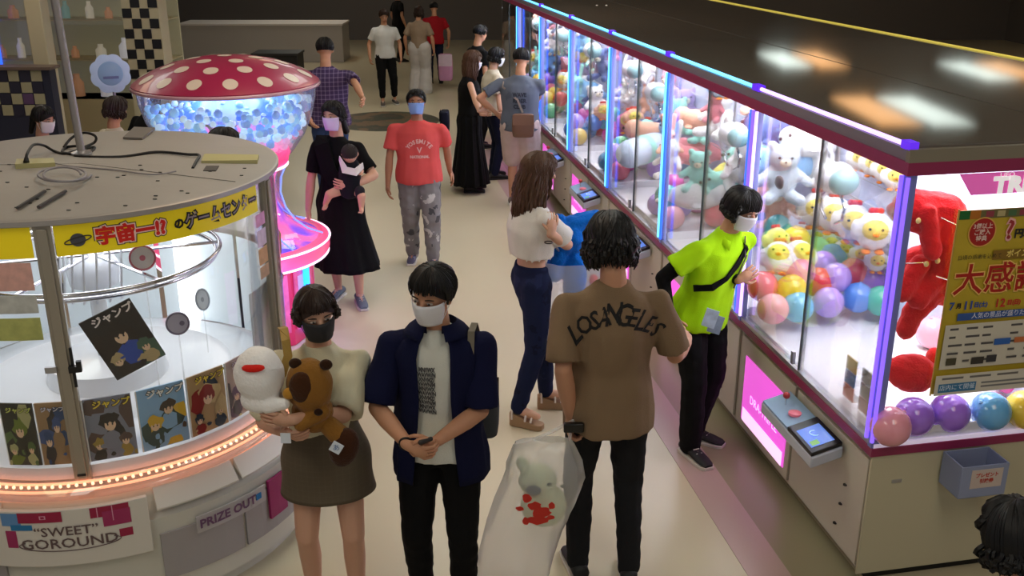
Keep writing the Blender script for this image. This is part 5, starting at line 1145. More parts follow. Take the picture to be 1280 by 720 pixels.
MB().ell(c+V((-.070, -.062, -.005)), (.024, 0, 0), (0, .020, 0), (0, 0, .024)).build('ochre_spot', toymat('ochre', (.72, .52, .20)), o, smooth=True)
MB().ell(c+V((.045, -.083, -.075)), (.018, 0, 0), (0, .012, 0), (0, 0, .015)).build('nose', toymat('nose brown', (.16, .09, .05)), o, smooth=True)
tl = MB().ell(c+V((.125, -.02, -.265)), V((.060, 0, -.01)), (0, .05, 0), V((.02, 0, .085)), 18, 12).build('tail', toymat('tail brown', (.25, .14, .08)), o, smooth=True)
MB().cap(c+V((.06, .0, -.17)), c+V((.11, -.01, -.22)), .04, .045).build('tail_root', toymat('golden brown'), o, smooth=True)
q = c+V((.105, -.078, -.235)); tg = MB().box(-.024, .024, -.002, .002, -.024, .024, None, lambda x, y, z: q+V((x*.8+z*.5, y, z*.8-x*.5))).build('paper_tag', mat('tag white', (.85, .88, .92), .6), tl)
text('あ', .03, lambda a, b_: q+V((a, -.003, b_)), mat('tag blue', (.30, .45, .65), .6), tg)
o = MB().hexa([at(357, 548, 3.50)+V((x, y, z)) for z in (-.022, .022) for x, y in ((-.02, 0), (.02, 0), (.02, .004), (-.02, .004))]).build('paper_tag', mat('tag white')); tag(o, 'small white paper tag hanging under the hands of the young woman', 'tag')

# ---------- young man in navy shirt
S = Person('young man in open navy shirt over white printed tee, hands joined', (-.315, 3.86), -4, 1.71, 'a', wide=.96, hyaw=-24, hpitch=13, hroll=-5, vox=.008,
    hands=[at(545, 552, 3.60), at(510, 556, 3.58)], poles=[V((.8, .7, -.3)), V((-.8, .6, -.4))], handdir=[V((-.85, -.35, -.30)), V((.80, -.35, -.25))], palmn=[V((-.2, .9, .3)), V((.3, .8, .3))], curl=(.8, .9))
tee = S.shirt(cloth('tee white', (.82, .82, .78)), hem=-.10, ease=1.0, sleeve=.12, sl_r=1.0, seed=5, hemflare=1.14, name='tee', shoulder=.62)
for i, s_ in enumerate(('MARK', 'TRAVEL', 'STREET', 'URBAN', 'MOTION', 'CREATE', 'SPIRIT', 'NEVER', 'STOP')):
    pass
tp = lambda x, y: S.shc+S.F*.4+S.L*(x-.004)+S.U*(y-.155)
b = MB()
mat('tee print', (.28, .28, .28), .8)
for i in range(10):
    tpi = lambda x, y, i=i: S.shc+S.F*.4+S.L*(x*.62-.030)+S.U*(y*.9-.085-.021*i)
    S.drape(tee, ('MN/\\WX', 'WAVW/N', 'XNVMZ/', 'VAWN/M')[i % 4], .028, tpi, mat('tee print'), -S.F, bold=.0016)
def jacket(S, m, op=22, hem=-.28, ease=1.22):
    h = S.h; N_ = 40; rs = []
    def rg(t, a, b_, o=op, off=0):
        c, f, l = S.tf(min(max(t, 0), 1)); c = c+(S.U*(t*.315*h) if t < 0 else V()); r_ = []
        for j in range(N_+1):
            q = R(90+o+(360-2*o)*j/N_); wv = 1+.11*noise.noise(V((math.cos(q)*4, math.sin(q)*4, t*4))); r_.append(c+l*a*wv*math.cos(q)+f*(b_*wv*math.sin(q)+off))
        return r_
    T_ = [hem+(.3-hem)*i/8 for i in range(8)]
    for t in T_: q = max(0, min(1, (t-hem)/(.3-hem))); rs.append(rg(t, (.098*(1-q)+.088*q)*h*ease+.01, (.074*(1-q)+.064*q)*h*ease+.008, op*(1.35-.35*q)))
    rs += [rg(.45, .09*h*ease, .064*h*ease+.008), rg(.65, .092*h*ease+.008, .064*h*ease+.006, op*.95), rg(.80, S.sw*.98+.012, .060*h*ease, op*.95), rg(.90, S.sw*.86, .056*h, op*1.05), rg(.96, S.sw*.62, .050*h, op*1.1), rg(1.0, .050*h, .046*h, op*1.5)]
    o = MB().rings(rs, close=False, cap0=False, cap1=False).build('open_shirt', m, S.t, smooth=True); sd = o.modifiers.new('s', 'SOLIDIFY'); sd.thickness = .004
    b = MB()
    for i in range(2):
        b = MB(); b.cap(S.neck.lerp(S.sh[i], .5)-S.up*.018*h, S.sh[i]-S.up*.012*h, .028*h, .034*h); b.stub(S.sh[i]-S.up*.012*h, S.sh[i].lerp(S.elb[i], .90), .035*h, .044*h)
        put(blob(b, .009, 3, fold=.012, fscale=12, seed=8+i), 'sleeve', m, o)
    
    rs2 = []
    for z, k_ in ((.985, 1.0), (1.05, 1.05), (1.0, 1.5), (.955, 1.75)):
        c, f, l = S.tf(min(z, 1)); c = c+S.up*(z-min(z, 1))*.315*h; rs2.append([c+l*.047*h*k_*math.cos(R(90+op+(360-2*op)*j/24))+f*.043*h*k_*math.sin(R(90+op+(360-2*op)*j/24)) for j in range(25)])
    cl = MB().rings(rs2, close=False, cap0=False, cap1=False).build('collar', m, o, smooth=True); sd = cl.modifiers.new('s', 'SOLIDIFY'); sd.thickness = .003
    return o
jk = jacket(S, cloth('shirt navy', (.055, .07, .20)), ease=1.2)
S.trousers(cloth('trousers black', (.045, .045, .05)), loose=1.1, top=.01); S.shoes(mat('shoe black', (.05, .05, .05), .6), solew)
S.mask(mwhite); S.hair(BLACKH, 0, 260, fringe=.52, seed=5, vol=1.08, side=100)
MB().tube([S.wri[1]-S.hd[1]*.01+(S.HL*math.cos(q)*0+V((math.cos(q)*.026, .0, math.sin(q)*.026))) for q in [2*PI*j/16 for j in range(16)]], .006, 6, closed=True).build('wristband', black, S.t, smooth=True)
sp_ = [S.sh[0]+S.F*.075-S.U*.13-S.L*.045, S.sh[0]+S.F*.07-S.U*.04-S.L*.045, S.sh[0]+S.F*.03+S.U*.055-S.L*.045, S.sh[0]-S.F*.05+S.U*.06-S.L*.04, S.sh[0]-S.F*.12-S.U*.05-S.L*.03]
strap(sp_, .028, mat('strap beige', (.45, .42, .36), .8), S.t, 'shoulder_strap', .005, up=[S.F, S.F, S.U, S.U, -S.F])
backpack(S, 'backpack', 'grey and brown bag hanging behind the young man in navy', at(600, 510, 4.06), S.L, S.U, -S.F, (.085, .13, .06), cloth('bag grey', (.28, .29, .30)), cloth('bag brown', (.26, .17, .13)))
c = at(532, 553, 3.54); o = MB().cap(c-V((.02, 0, 0)), c+V((.02, .01, .01)), .011, .010).build('small_case', mat('case dark', (.12, .10, .10), .4), smooth=True); tag(o, 'small dark object held between the hands of the young man in navy', 'case')

# ---------- man in tan T-shirt, back to us
S = Person('man with shaggy black hair in tan tee with arched lettering, seen from behind', (.445, 4.12), 184, 1.83, 'a', wide=.95, hyaw=190, hpitch=22, vox=.008, feet=((.12, .02), (-.12, -.04)),
    hands=[at(714, 522, 4.05), at(858, 428, 4.42)], poles=[V((-.35, -1, 0)), V((.15, -.4, -1))], handdir=[V((-.05, .1, -1)), V((.15, .9, .1))], palmn=[V((.9, 0, 0)), V((-.8, 0, -.4))], curl=(1.25, .5))
sh = S.shirt(cloth('tee tan', (.52, .43, .33), var=.06), hem=-.22, ease=1.18, sleeve=.86, sl_r=1.75, seed=11, fold=.0095, shoulder=1.0, hemflare=1.10)
axs = -S.SF
def tanletters():
    m = mat('brush black', (.05, .04, .04), .8); word = 'LOSANGELES'; n_ = len(word); right = -S.SL
    for i, ch_ in enumerate(word):
        u = (i-(n_-1)/2); a = u*R(8.5); xx = u*.041; yy = -.0045*abs(u)**2.0
        fn = lambda x, y: S.shc-S.SF*.5+right*(xx+x*math.cos(a)+y*math.sin(a))+S.U*(yy-.040-x*math.sin(a)+y*math.cos(a))
        S.drape(sh, ch_, .125 if ch_ in 'NGL' else .105, fn, m, S.SF, name='back_letter', bold=.0016, shear=.28, sx=.85)
tanletters()
S.trousers(cloth('jeans charcoal', (.12, .12, .13)), loose=1.08, fold=.007, top=-.03); S.shoes(mat('shoe black'), solew)
S.hair(BLACKH, .11, 330, fringe=.45, seed=8, vol=1.12, wave=.8, side=100)
c = at(717, 533, 3.98); o = MB().box(-.045, .045, -.013, .013, -.028, .018, mat('wallet black', (.06, .05, .05), .35), lambda x, y, z: c+V((x, y, z))).build('wallet', None, bevel=.006); tag(o, 'black folded wallet in the hand of the man in the tan tee', 'wallet')
# his shopping bag
def shopping_bag():
    t = thing('shopping_bag', 'white plastic shopping bag with red print full of soft toys, hanging from the hand', 'bag', at(670, 640, 3.98))
    m = bag_film = glassmat('bag film', gloss=.25, rough=.25, milk=.27, milkcol=(.96, .96, .95)); rs = []
    prof = [(690, 549, 24, .03), (680, 554, 37, .06), (681, 575, 46, .10), (680, 600, 51, .12), (670, 625, 51, .13), (656, 652, 48, .13), (645, 690, 46, .13), (642, 720, 44, .11), (644, 736, 34, .06)]
    for x, y, hw, dp in prof:
        c = at(x, y, 3.98); k_ = 1/ (CF/((c-V((0, 0, CH))).dot(FF))); a = hw*k_; r_ = []
        for j in range(36):
            q = 2*PI*j/36; wv = 1+.14*noise.noise(V((math.cos(q)*2.2, math.sin(q)*2.2, y*.03)))+.045*math.sin(11*q+y*.06); r_.append(c+V((a*math.cos(q)*wv, dp*math.sin(q)*wv, 0)))
        rs.append(r_)
    o = MB().rings(rs, cap0=False).build('bag_film', m, t, smooth=True)
    for s in (-1, 1): MB().tube([at(690+s*22, 549, 3.98), at(703+s*10, 538, 3.98), at(716, 526, 4.0), at(718+s*3, 534, 4.05)], .008, 6).build('bag_handle', m, t, smooth=True)
    # print: splashy red figure
    c = at(674, 632, 3.83); mr = mat('bag red', (.78, .16, .10), .6)
    f = lambda x, z: c+V((x, -.012+.8*x*x, z))
    def bl(cx, cz, rx, rz, ph=0, nn=12, w=.2, sd=1): rr = random.Random(sd); return [f(cx+rx*math.cos(2*PI*i/nn+ph)*(1+rr.uniform(-w, w)), cz+rz*math.sin(2*PI*i/nn+ph)*(1+rr.uniform(-w, w))) for i in range(nn)]
    for i, (cx, cz, rx, rz) in enumerate(((-.055, .045, .020, .022), (-.02, .005, .030, .022), (.01, -.03, .040, .03), (-.085, -.012, .018, .012), (.055, .005, .016, .018), (-.01, -.07, .05, .02), (-.06, -.075, .014, .02), (.05, -.055, .02, .012), (.035, -.02, .012, .02))):
        MB().add(bl(cx, cz, rx, rz, sd=i), [tuple(range(12))]).build('red_print', mr, o, fix=False)
    return t
shopping_bag()
b = MB(); c = at(672, 600, 3.99); b.ell(c, (.09, 0, 0), (0, .07, 0), (0, 0, .08)); b.ell(c+V((.03, 0, -.13)), (.11, 0, 0), (0, .08, 0), (0, 0, .11)); b.cap(c+V((-.05, 0, .05)), c+V((-.075, 0, .09)), .03, .03)
o = soft('soft_toy', 'pale green and white soft toy inside the plastic shopping bag', b, toymat('pale green', (.86, .90, .76)))
MB().ell(c+V((-.02, -.070, -.012)), (.035, 0, 0), (0, .012, 0), (0, 0, .026)).build('grey_patch', toymat('grey blue', (.38, .44, .46)), o, smooth=True)
for s in ((.05, .01), (.115, .0)): MB().ell(c+V((s[0], -.055, s[1])), (.013, 0, 0), (0, .008, 0), (0, 0, .008)).build('dark_spot', black, o, smooth=True)

# ---------- woman in white crop top
bx, by = g(667, 527)
S = Person('woman with long brown hair in white cropped top and ripped navy jeans', (bx-.02, by+.08), 112, 1.68, 'c', female=True, syaw=118, hyaw=105, hpitch=12, vox=.009, feet=((.07, .14), (-.09, -.12)), fyaw=(-20, -45), lift=.055, footlift=(.055, .055),
    hands=[at(742, 330, 6.10), at(688, 292, 5.62)], poles=[V((.2, 1, -.8)), V((.35, -.25, -1))], handdir=[V((.8, -.1, -.3)), V((.2, .25, 1))], palmn=[V((0, -1, 0)), V((-.2, .9, .1))], curl=(.7, .5))
S.shirt(cloth('crop white', (.84, .82, .79)), hem=.36, ease=1.18, sleeve=.72, sl_r=1.7, seed=14, vox=.011)
S.trousers(patmat('jeans navy', [(.07, .09, .18), (.09, .12, .24), (.12, .15, .28)], 'blotch', 8), loose=1.10, top=.22, seed=5)
for i in range(2):
    p = S.knee[i]+S.fdir[i]*.05; MB().ell(p+S.U*.08, S.L*.018, S.F*.012, (0, 0, .022)).build('ripped_patch', mat('rip pale', (.62, .55, .52), .9), S.t, smooth=True)
for i in range(2):
    a = S.ank[i]; f = S.fdir[i]; l = V((f.y, -f.x, 0)); B = V((a.x, a.y, 0))
    w_ = MB().rings([[B+f*y+l*x*wd+V((0, 0, z)) for x, z in ((-1, .002), (1, .002), (1, zt), (-1, zt))] for y, wd, zt in ((-.055, .024, .095), (-.03, .036, .095), (.03, .034, .07), (.10, .042, .045), (.15, .036, .04), (.17, .02, .04))]).build('platform_sandal', mat('cork beige', (.62, .50, .38), .8), S.t, bevel=.005)
    for y, z in ((.10, .085), (.06, .10), (-.03, .145)):
        MB().tube([B+f*y+l*math.cos(q)*.042+V((0, 0, .055+(z-.055)*math.sin(q))) for q in [PI*j/8 for j in range(9)]], .007, 6).build('sandal_strap', mat('strap white', (.85, .80, .76), .7), w_, smooth=True)
S.hair(BROWN, .30, 330, fringe=.5, seed=12, vol=1.08, wave=.8, back=.05)
MB().tube([S.wri[1]-S.hd[1]*.05+V((math.cos(q)*.024, math.sin(q)*.024, 0)) for q in [2*PI*j/14 for j in range(14)]], .004, 5, closed=True).build('wrist_band', mat('band dark', (.15, .1, .1), .5), S.t, smooth=True)
# bag with blue soft toy
def bag2():
    t = thing('shopping_bag', 'large translucent white plastic bag holding the blue soft toy', 'bag', at(715, 410, 5.85)); rs = []
    m = glassmat('bag film')
    for x, y, hw, dp in ((713, 322, 46, .16), (714, 340, 43, .17), (713, 365, 39, .17), (710, 395, 33, .15), (705, 420, 24, .11), (703, 436, 12, .05)):
        c = at(x, y, 5.88); k_ = ((c-V((0, 0, CH))).dot(FF))/CF; a = hw*k_; r_ = []
        for j in range(36):
            q = 2*PI*j/36; wv = 1+.08*noise.noise(V((math.cos(q)*2.2, math.sin(q)*2.2, y*.04)))+.03*math.sin(8*q+y*.07); r_.append(c+V((a*math.cos(q)*wv, dp*math.sin(q)*wv, 0)))
        rs.append(r_)
    MB().rings(rs, cap0=False).build('bag_film', m, t, smooth=True)
    MB().tube([at(677, 325, 5.82), at(684, 312, 5.85), at(692, 306, 5.9), at(700, 315, 5.95)], .008, 6).build('bag_handle', m, t, smooth=True)
    b = MB(); P = lambda x, y, d=0: at(x-5, y-4, 6.0+d)
    b.ell(P(716, 300), (.125, 0, 0), (0, .10, 0), (0, 0, .12), 20, 14); b.cap(P(722, 285), P(750, 275), .07, .045); b.cap(P(705, 320), P(698, 345), .07, .06); b.cap(P(700, 290), P(705, 278), .05, .04); b.cap(P(725, 330), P(722, 380), .08, .07)
    me = blob(b, .011, 2, fold=.009, fscale=28, fstretch=1); o = put(me, 'soft_toy', toymat('bright blue', (.06, .42, .82))); tag(o, 'shaggy bright blue soft toy sticking out of the white bag', 'soft toy')
    b = MB(); b.ell(at(742, 350, 5.86), (.03, 0, 0), (0, .04, 0), (0, 0, .035)); o = b.build('soft_toy', toymat('red'), smooth=True); tag(o, 'small red soft toy corner beside the tan tee shoulder', 'soft toy')
    b = MB(); b.ell(P(706, 405), (.075, 0, 0), (0, .07, 0), (0, 0, .08)); o = b.build('soft_toy', toymat('white'), smooth=True); tag(o, 'white soft toy at the bottom of the large plastic bag', 'soft toy')
bag2()

# ---------- attendant
bx, by = g(868, 556)
S = Person('arcade attendant in lime polo and black trousers touching the crane machine glass', (bx-.02, by+.04), 34, 1.66, 'a', female=True, lean=11, leanside=11, hyaw=40, hpitch=22, hroll=4, vox=.008, feet=((.04, -.02), (-.12, .12)), fyaw=(22, -10),
    hands=[at(924, 350, 5.36), at(838, 400, 5.32)], poles=[V((-.5, -.5, -1)), V((-1, .2, .1))], handdir=[V((.75, .1, .45)), V((.5, -.5, -.7))], palmn=[V((.4, .9, 0)), V((.5, .6, 0))], curl=(.5, .6), wide=1.05)
lime = cloth('polo lime', (.66, .88, .05), var=.05)
po = S.shirt(lime, hem=-.10, ease=1.22, sleeve=.66, sl_r=1.7, seed=21, fold=.009)
b = MB()
for i in range(2):
    b = MB(); b.cap(S.sh[i].lerp(S.elb[i], .5), S.elb[i], .031*S.h, .027*S.h); b.cap(S.elb[i], S.elb[i].lerp(S.wri[i], .93), .027*S.h, .019*S.h)
    put(blob(b, .009, 2), 'undersleeve', cloth('black knit', (.035, .035, .04)), S.t)

for sd in (-1, 1):
    P = [S.neck-S.SF*.05+S.up*.02, S.neck+S.SL*sd*.062+S.up*.012, S.neck+S.SF*.066+S.SL*sd*.03-S.up*.035]; Q_ = [S.neck-S.SF*.078-S.up*.035, S.neck+S.SL*sd*.105-S.up*.03, S.neck+S.SF*.115+S.SL*sd*.075-S.up*.085]
    o = MB().add(P+Q_, [(0, 1, 4, 3), (1, 2, 5, 4)]).build('collar', lime, po, smooth=True); s_ = o.modifiers.new('s', 'SOLIDIFY'); s_.thickness = .005
S.trousers(cloth('slacks black', (.05, .05, .055)), loose=1.25, flare=1.2); S.shoes(mat('sneaker black', (.06, .06, .065), .7), solew, sc=1.1)
S.mask(mwhite); S.hair(BLACKH, .03, 320, fringe=.66, seed=15, vol=1.10)
pts = [S.neck-S.SL*.10*(-1)*0+S.SL*.115+S.SF*.0+S.U*.0]
path = [S.neck+S.SL*.075-S.SF*.02-S.U*.02, S.neck+S.SL*.06+S.SF*.10-S.U*.09, S.neck-S.SL*.02+S.SF*.15-S.U*.18, S.neck-S.SL*.10+S.SF*.14-S.U*.25, S.neck-S.SL*.17+S.SF*.06-S.U*.29, S.neck-S.SL*.19-S.SF*.02-S.U*.30]
pp, nn = around(po, path, None, .008); strap(pp, .040, cloth('strap black', (.03, .03, .035)), S.t, 'crossbody_strap', .006, up=nn)
path = [S.neck+S.SL*.05+S.SF*.06-S.U*.03, S.neck+S.SL*.04+S.SF*.12-S.U*.15, S.neck+S.SL*.0+S.SF*.15-S.U*.26, S.neck+S.SL*.0+S.SF*.17-S.U*.34]
pp, nn = around(po, path, None, .012); strap(pp, .012, mat('lanyard', (.25, .2, .25), .7), S.t, 'lanyard', .003, up=nn)
c = at(888, 398, 5.22)
for i, (dx, dz, col_) in enumerate(((0, 0, (.70, .78, .85)), (.035, -.04, (.55, .62, .70)))):
    o = MB().box(-.04, .04, -.003, .003, -.055, .055, mat('badge %d' % i, col_, .3, var=.4, vscale=30), lambda x, y, z: c+V((dx+x*.9+z*.25, y+.01*i, dz+z*.95-x*.3))).build('name_badge'); tag(o, '%s clear plastic badge hanging at the waist of the attendant' % ('upper', 'lower')[i], 'badge')
S.drape(po, 'ア', .05, lambda x, y: S.shc+S.SF*.4+S.SL*(.075+x)+S.U*(y-.10), mat('polo print', (.10, .12, .05), .8), -S.SF, name='chest_print', bold=.002)

# ---------- man in coral T-shirt
bx, by = g(527, 329)
S = Person('man walking in coral printed tee and grey camouflage trousers, blue mask', (bx, by), 6, 1.63, 'b', hyaw=3, hpitch=-2, vox=.010, feet=((.11, .06), (-.08, -.10)), fyaw=(10, -8), wide=1.12,
    hands=[at(566, 232, 9.30), at(483, 250, 8.85)], poles=[V((1, .6, 0)), V((-1, .8, 0))], handdir=[V((.4, -.1, -1)), V((0, -.2, -1))], curl=(.5, .5))
cs = S.shirt(cloth('tee coral', (.83, .33, .32), var=.05), hem=-.12, ease=1.2, sleeve=.68, sl_r=1.6, seed=25, fold=.008)
for (tx_, sz, dy) in (('M', .0, 0),):
    mm = mat('tee pale print', (.90, .70, .68), .8)
    wd = 'YOSEMITE'
    for i, c_ in enumerate(wd):
        u = i-(len(wd)-1)/2; a = u*R(15)
        S.drape(cs, c_, .050, lambda x, y: S.shc+S.SF*.4+S.SL*(math.sin(a)*.125+x*math.cos(a)+y*math.sin(a)+.012)+S.U*(math.cos(a)*.125-.235-x*math.sin(a)+y*math.cos(a)), mm, -S.SF, bold=.002)
    S.drape(cs, 'V', .07, lambda x, y: S.shc+S.SF*.4+S.SL*(x+.012)+S.U*(y-.19), mm, -S.SF, bold=.002)
    S.drape(cs, 'NATIONAL', .034, lambda x, y: S.shc+S.SF*.4+S.SL*(x+.012)+S.U*(y-.25), mm, -S.SF, bold=.002)
S.trousers(patmat('camo grey', [(.30, .30, .31), (.50, .49, .49), (.74, .73, .71)], 'blotch', 9), loose=1.4, fold=.010); S.shoes(mat('shoe violet grey', (.30, .28, .38), .6), solew)
S.mask(mblue); S.hair(BLACKH, 0, 190, fringe=.02, seed=31, vol=1.02, side=99)

# ---------- mother with baby
bx, by = g(437, 378)
S = Person('woman in long black dress and lavender mask carrying a baby', (bx-.03, by+.02), -10, 1.70, 'c', female=True, hyaw=-22, hpitch=3, vox=.010, bare=True, wide=.93, feet=((.13, .02), (-.10, -.10)), fyaw=(28, -5),
    hands=[at(438, 233, 7.60), at(384, 272, 7.80)], poles=[V((1, .2, -.6)), V((-1, .6, 0))], handdir=[V((-1, -.15, .2)), V((.1, -.2, -1))], palmn=[V((0, .9, 0)), None], curl=(.4, .6))
bd = cloth('dress black', (.035, .035, .042)); S.shirt(bd, hem=.05, ease=1.08, sleeve=.80, sl_r=1.3, seed=33, name='dress_top')
S.skirt(bd, top=.5, hem=.32, flare=.076, depth=1.05, pleats=7, amp=.012, waistr=.082*S.h, sway=V((.04, 0, 0)), name='dress_skirt'); S.shoes(mat('shoe slate', (.36, .40, .46), .7), solew, sc=1.05)
S.mask(mlav); S.hair(BLACKH, .02, 170, fringe=.35, seed=35)
b = MB(); b.cap(S.H(0, -.10, -.01), S.H(.03, -.13, -.15), .035, .03); b.build('ponytail', mat('hair black'), S.t, smooth=True)
pth = [S.sh[1].lerp(S.neck, .4)+S.U*.025, S.sh[1].lerp(S.neck, .4)+S.SF*.09-S.U*.02+S.SL*.01, S.shc+S.SF*.15-S.U*.20-S.SL*.02, S.shc+S.SF*.16-S.U*.34+S.SL*.08, S.pelvis+S.SL*.16+S.SF*.06+S.U*.10]
strap(pth, .13, bd, S.t, 'baby_sling', .02, up=[S.U]+[S.SF]*3+[S.SL])
def baby(Sm):
    c = at(437, 192, 7.63); t = thing('person', 'baby with dark downy hair facing the chest of the woman in black', 'person', c); k = 1
    b = MB(); b.ell(c, (.062, 0, 0), (0, .070, 0), (0, 0, .070), 16, 12); b.cap(c-V((0, 0, .05)), c-V((.01, -.03, .12)), .035, .05); b.cap(c+V((-.01, .03, -.13)), c+V((-.02, .03, -.27)), .07, .08)
    fb = MB()
    for sx_, tg in ((1, at(452, 262, 7.55)), (-1, at(407, 258, 7.62))):
        hp = c+V((sx_*.05-.02, .03, -.29)); kn = hp.lerp(tg, .5)+V((sx_*.03, -.05, .04)); b.cap(hp, kn, .045, .035); b.cap(kn, tg+V((0, 0, .02)), .035, .022); b.cap(tg, tg+V((sx_*.005, -.05, -.005)), .020, .016)
        for q in range(5): fb.tube([tg+V((-.014+.007*q, -.05, -.005)), tg+V((-.014+.007*q, -.072, -.006))], [.005, .004], 5)
    hd = c+V((.085, .0, -.14)); b.cap(c+V((.06, .03, -.11)), hd, .026, .02); b.ell(hd+V((.0, -.02, -.01)), (.018, 0, 0), (0, .022, 0), (0, 0, .014))
    for q in range(5): fb.tube([hd+V((-.012+.006*q, -.035, -.01)), hd+V((-.014+.007*q, -.055, -.016))], [.005, .0035], 5)
    for s in (-1, 1): b.ell(c+V((s*.062, .01, -.005)), (.008, 0, 0), (0, .012, 0), (0, 0, .016))
    b.cap(c+V((-.01, .07, -.015)), c+V((-.01, .075, -.02)), .008, .010)
    me = blob(b, .007, 2); join_mesh(me, fb); put(me, 'body', skinmat('c'), t)
    rn2 = random.Random(3); b = MB(); b.ell(c+V((0, -.003, .008)), (.064, 0, 0), (0, .071, 0), (0, 0, .068), 18, 12)
    for q in range(60): a, th = rn2.uniform(0, 2*PI), rn2.uniform(.1, 1.5); p0 = c+V((.064*math.sin(th)*math.cos(a), .071*math.sin(th)*math.sin(a), .008+.068*math.cos(th))); b.tube([p0, p0+V((math.cos(a)*.006, math.sin(a)*.006, -.018))], [.005, .002], 4)
    b.build('hair', mat('hair baby', (.13, .09, .08), .8), t, smooth=True)
    b = MB(); b.cap(c+V((-.01, .03, -.12)), c+V((-.02, .03, -.28)), .085, .095); b.cap(c+V((.03, .03, -.11)), c+V((.075, .02, -.13)), .035, .03); put(blob(b, .010, 2, fold=.004), 'bodysuit', cloth('suit dark', (.10, .10, .13)), t)
    P = [c+V((-.075, -.02, -.03)), c+V((-.03, -.085, -.11)), c+V((.05, -.075, -.13)), c+V((.10, -.01, -.09))]; strap(P, .06, cloth('bib white', (.86, .84, .84)), t, 'collar_cloth', .006, up=[V((-1, -.3, 0)), V((0, -1, .2)), V((.3, -1, .2)), V((1, 0, 0))])
    for sx_, tg in ((1, at(450, 243, 7.57)),): MB().cap(tg+V((0, 0, .03)), tg-V((0, 0, .01)), .040, .036).build('trouser_cuff', cloth('cuff dark', (.16, .15, .18)), t, smooth=True)
baby(S)

# ---------- people further back
def far(label, base, yaw, h, top, bottom, hair=BLACKH, hl=0, sleeve=.7, legs=1.0, skirt=None, shoe=(.1, .1, .1), mask=None, group=None, hfringe=.3, loose=1.15, ssl=1.4, hem=-.1, ease=1.15, vol=1.02, vox=.013, **k):
    S = Person(label, base, yaw, h, vox=vox, group=group, **k)
    S.top = S.shirt(top, hem=hem, sleeve=sleeve, sl_r=ssl, seed=int(h*100), ease=ease) if top else None
    if skirt: S.skirt(bottom, **skirt)
    else: S.trousers(bottom, leng=legs, loose=loose)
    S.shoes(mat('shoe %s' % (shoe,), shoe, .7), solew if shoe != (.1, .1, .1) else mat('sole dark', (.12, .12, .12), .7))
    if mask: S.mask(mask)
    S.hair(hair, hl, 110 if not hl else 160, fringe=hfringe, seed=int(h*77), vol=vol, side=110 if hl or S.fem else 102); return S
S = far('man walking away in purple plaid short sleeved shirt and jeans', g(418, 256), 186, 1.87, patmat('plaid purple', [(.26, .20, .34), (.52, .46, .58)], 'plaid', 22), patmat('jeans blue', [(.16, .22, .36), (.20, .28, .44)], 'blotch', 10), shoe=(.25, .25, .28), wide=1.16, sleeve=.72,
    hands=[at(386, 146, 10.7), at(455, 126, 10.5)], poles=[V((-.3, -1, 0)), V((.3, -1, 0))])
S = far('woman with brown hair in sleeveless long black dress, hands at her phone', g(588, 238), 98, 1.66, cloth('dress black'), cloth('dress black'), hair=BROWN, hl=.24, sleeve=.12, ssl=1.0, female=True, sk='c', bare=True, skirt=dict(top=.5, hem=.10, flare=.10, pleats=11, amp=.02, waistr=.078*1.66, name='dress_skirt'), mask=mwhite, vol=1.08,
    hands=[at(603, 145, 11.6), at(600, 142, 11.1)], poles=[V((0, .4, -1)), V((0, -.5, -1))], handdir=[V((1, 0, .2)), V((1, .2, .2))], hem=.1)
backpack(S, 'handbag', 'dark navy handbag hanging beside the woman in the long black dress', at(556, 152, 11.0), V((0, 1, 0)), V((0, 0, 1)), V((-1, 0, 0)), (.12, .12, .05), cloth('bag navy', (.05, .06, .12)), cloth('bag navy'))
S = far('woman with black bob in cream blouse and navy trousers facing the machines', g(617, 222), 110, 1.62, cloth('blouse cream', (.80, .76, .68)), cloth('trousers navy', (.09, .11, .20)), hl=.05, sleeve=.75, female=True, sk='c', mask=mwhite, hem=-.05, ease=1.3, vol=1.06,
    hands=[at(632, 150, 12.6), at(628, 158, 12.1)], poles=[V((0, .4, -1)), V((-.4, -.5, -1))])
S = far('man in slate grey tee and pale shorts with brown shoulder bag, from behind', g(650, 256), 168, 1.76, patmat('tee slate', [(.34, .37, .43), (.38, .41, .47)], 'blotch', 9), cloth('shorts pale', (.78, .70, .68)), legs=.46, loose=1.5, bare=True, sleeve=.72, shoe=(.40, .34, .32), wide=1.08, hfringe=.1, vol=1.0,
    hands=[at(619, 140, 11.2), at(668, 140, 11.7)], poles=[V((-1, -.3, -.3)), V((1, .4, 0))], ease=1.22)
mm = mat('tee dark print', (.16, .18, .24), .8)
for i, s_ in enumerate(('WAVE', 'RIDER', 'CLUB')): S.drape(S.top, s_, .06, lambda x, y, i=i: S.shc-S.SF*.4-S.SL*(x*.9+.02)+S.U*(y-.13-.065*i), mm, S.SF, bold=.003)
pt = [S.sh[0]+S.U*.04+S.L*(-.04), S.sh[0]-S.SF*.07-S.U*.06-S.L*.06, S.shc-S.SF*.14-S.U*.18-S.L*.05*0, S.shc-S.SF*.16-S.U*.32-S.L*.06]
pp, nn = around(S.top, pt, None, .008); strap(pp, .022, mat('strap pale', (.60, .55, .52), .7), S.t, 'bag_strap', .004, up=nn)
backpack(S, 'shoulder_bag', 'brown leather shoulder bag on the back of the man in slate grey tee', at(654, 157, 10.80), V((1, 0, 0)), V((0, 0, 1)), V((0, -1, 0)), (.12, .125, .045), mat('leather brown', (.42, .29, .22), .5), mat('leather brown2', (.46, .33, .25), .5))
far('person in white top and cropped black trousers walking in the distance', g(484, 130), 15, 1.66, cloth('top pale', (.80, .80, .78)), cloth('trousers black'), legs=.88, loose=1.2, shoe=(.30, .28, .26), feet=((.14, .0), (-.10, .18)), female=True, hair=DBROWN)
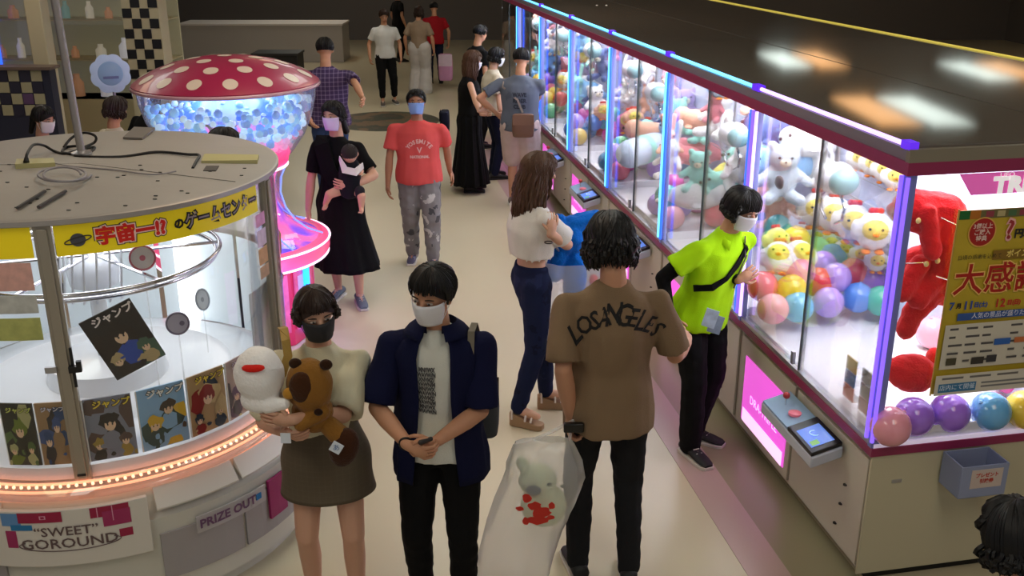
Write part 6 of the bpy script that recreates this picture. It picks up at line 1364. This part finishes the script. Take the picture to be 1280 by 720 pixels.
far('person in wide white trousers and beige top in the distance', g(526, 116), 170, 1.62, cloth('top beige', (.58, .50, .42)), cloth('wide white', (.74, .72, .70)), loose=1.9, flare_=None, shoe=(.62, .45, .35), female=True, hair=DBROWN, hl=.1) if False else None
S = Person('person in wide white trousers and beige top in the distance', g(526, 116), 170, 1.62, vox=.014, female=True); S.shirt(cloth('top beige', (.58, .50, .42)), hem=0, sleeve=.8); S.trousers(cloth('wide white', (.74, .72, .70)), loose=1.7, flare=1.9); S.shoes(mat('shoe tan', (.62, .45, .35), .6), solew); S.hair(DBROWN, .1, 160, seed=44)
far('dark dressed person farthest back on the left of the aisle', g(500, 77), 120, 1.68, cloth('trousers black'), cloth('trousers black'), vox=.016)
S = far('person in red top and navy trousers in the distance beside the pink bag', g(545, 104), 190, 1.60, cloth('top red', (.62, .10, .14)), cloth('trousers navy'), vox=.015)
backpack(S, 'tote_bag', 'pink and white bag carried beside the person in the red top', at(557, 84, 20.1), V((1, 0, 0)), V((0, 0, 1)), V((0, -1, 0)), (.14, .26, .06), cloth('bag pink', (.86, .62, .78)), cloth('bag pale pink', (.90, .80, .86)))
far('dark haired person in black behind the woman in the cream blouse', g(598, 184), 120, 1.72, cloth('trousers black'), cloth('trousers black'), vox=.015)
# behind the round machine
S = far('woman with black ponytail and white mask behind the round machine', (-3.97, 8.35), 62, 1.60, cloth('top plum', (.22, .20, .26)), cloth('trousers black'), mask=mwhite, female=True, sk='c', hyaw=68, hpitch=14)
b = MB(); b.sph(S.H(0, -.115, -.005), .035); b.cap(S.H(0, -.12, -.02), S.H(0, -.15, -.17), .034, .02); b.build('ponytail', mat('hair black'), S.t, smooth=True)
far('woman in cream top with dark hair behind the round machine, below the scalloped lamp', (-3.52, 8.75), 140, 1.60, cloth('blouse cream'), cloth('trousers navy'), hair=DBROWN, hl=.06, female=True, vol=1.1, ease=1.2)
far('brown haired person in black directly right of the woman in cream top', (-3.42, 9.35), 150, 1.62, cloth('trousers black'), cloth('trousers black'), hair=BROWN, hl=.15, female=True)
S = far('person in white top mostly hidden behind the round machine, one arm showing', (-1.84, 6.15), 150, 1.82, cloth('tee white'), cloth('trousers navy'), sk='b', hands=[None, at(345, 338, 6.12)], poles=[None, V((1, -.2, 0))], handdir=[None, V((.1, 0, -1))], sleeve=.6, wide=1.1)
S = far('person with black hair at the lower right edge, seen from above', (1.36, 2.22), 200, 1.57, cloth('trousers black'), cloth('trousers black'), hl=.05, vox=.012, vol=1.1)
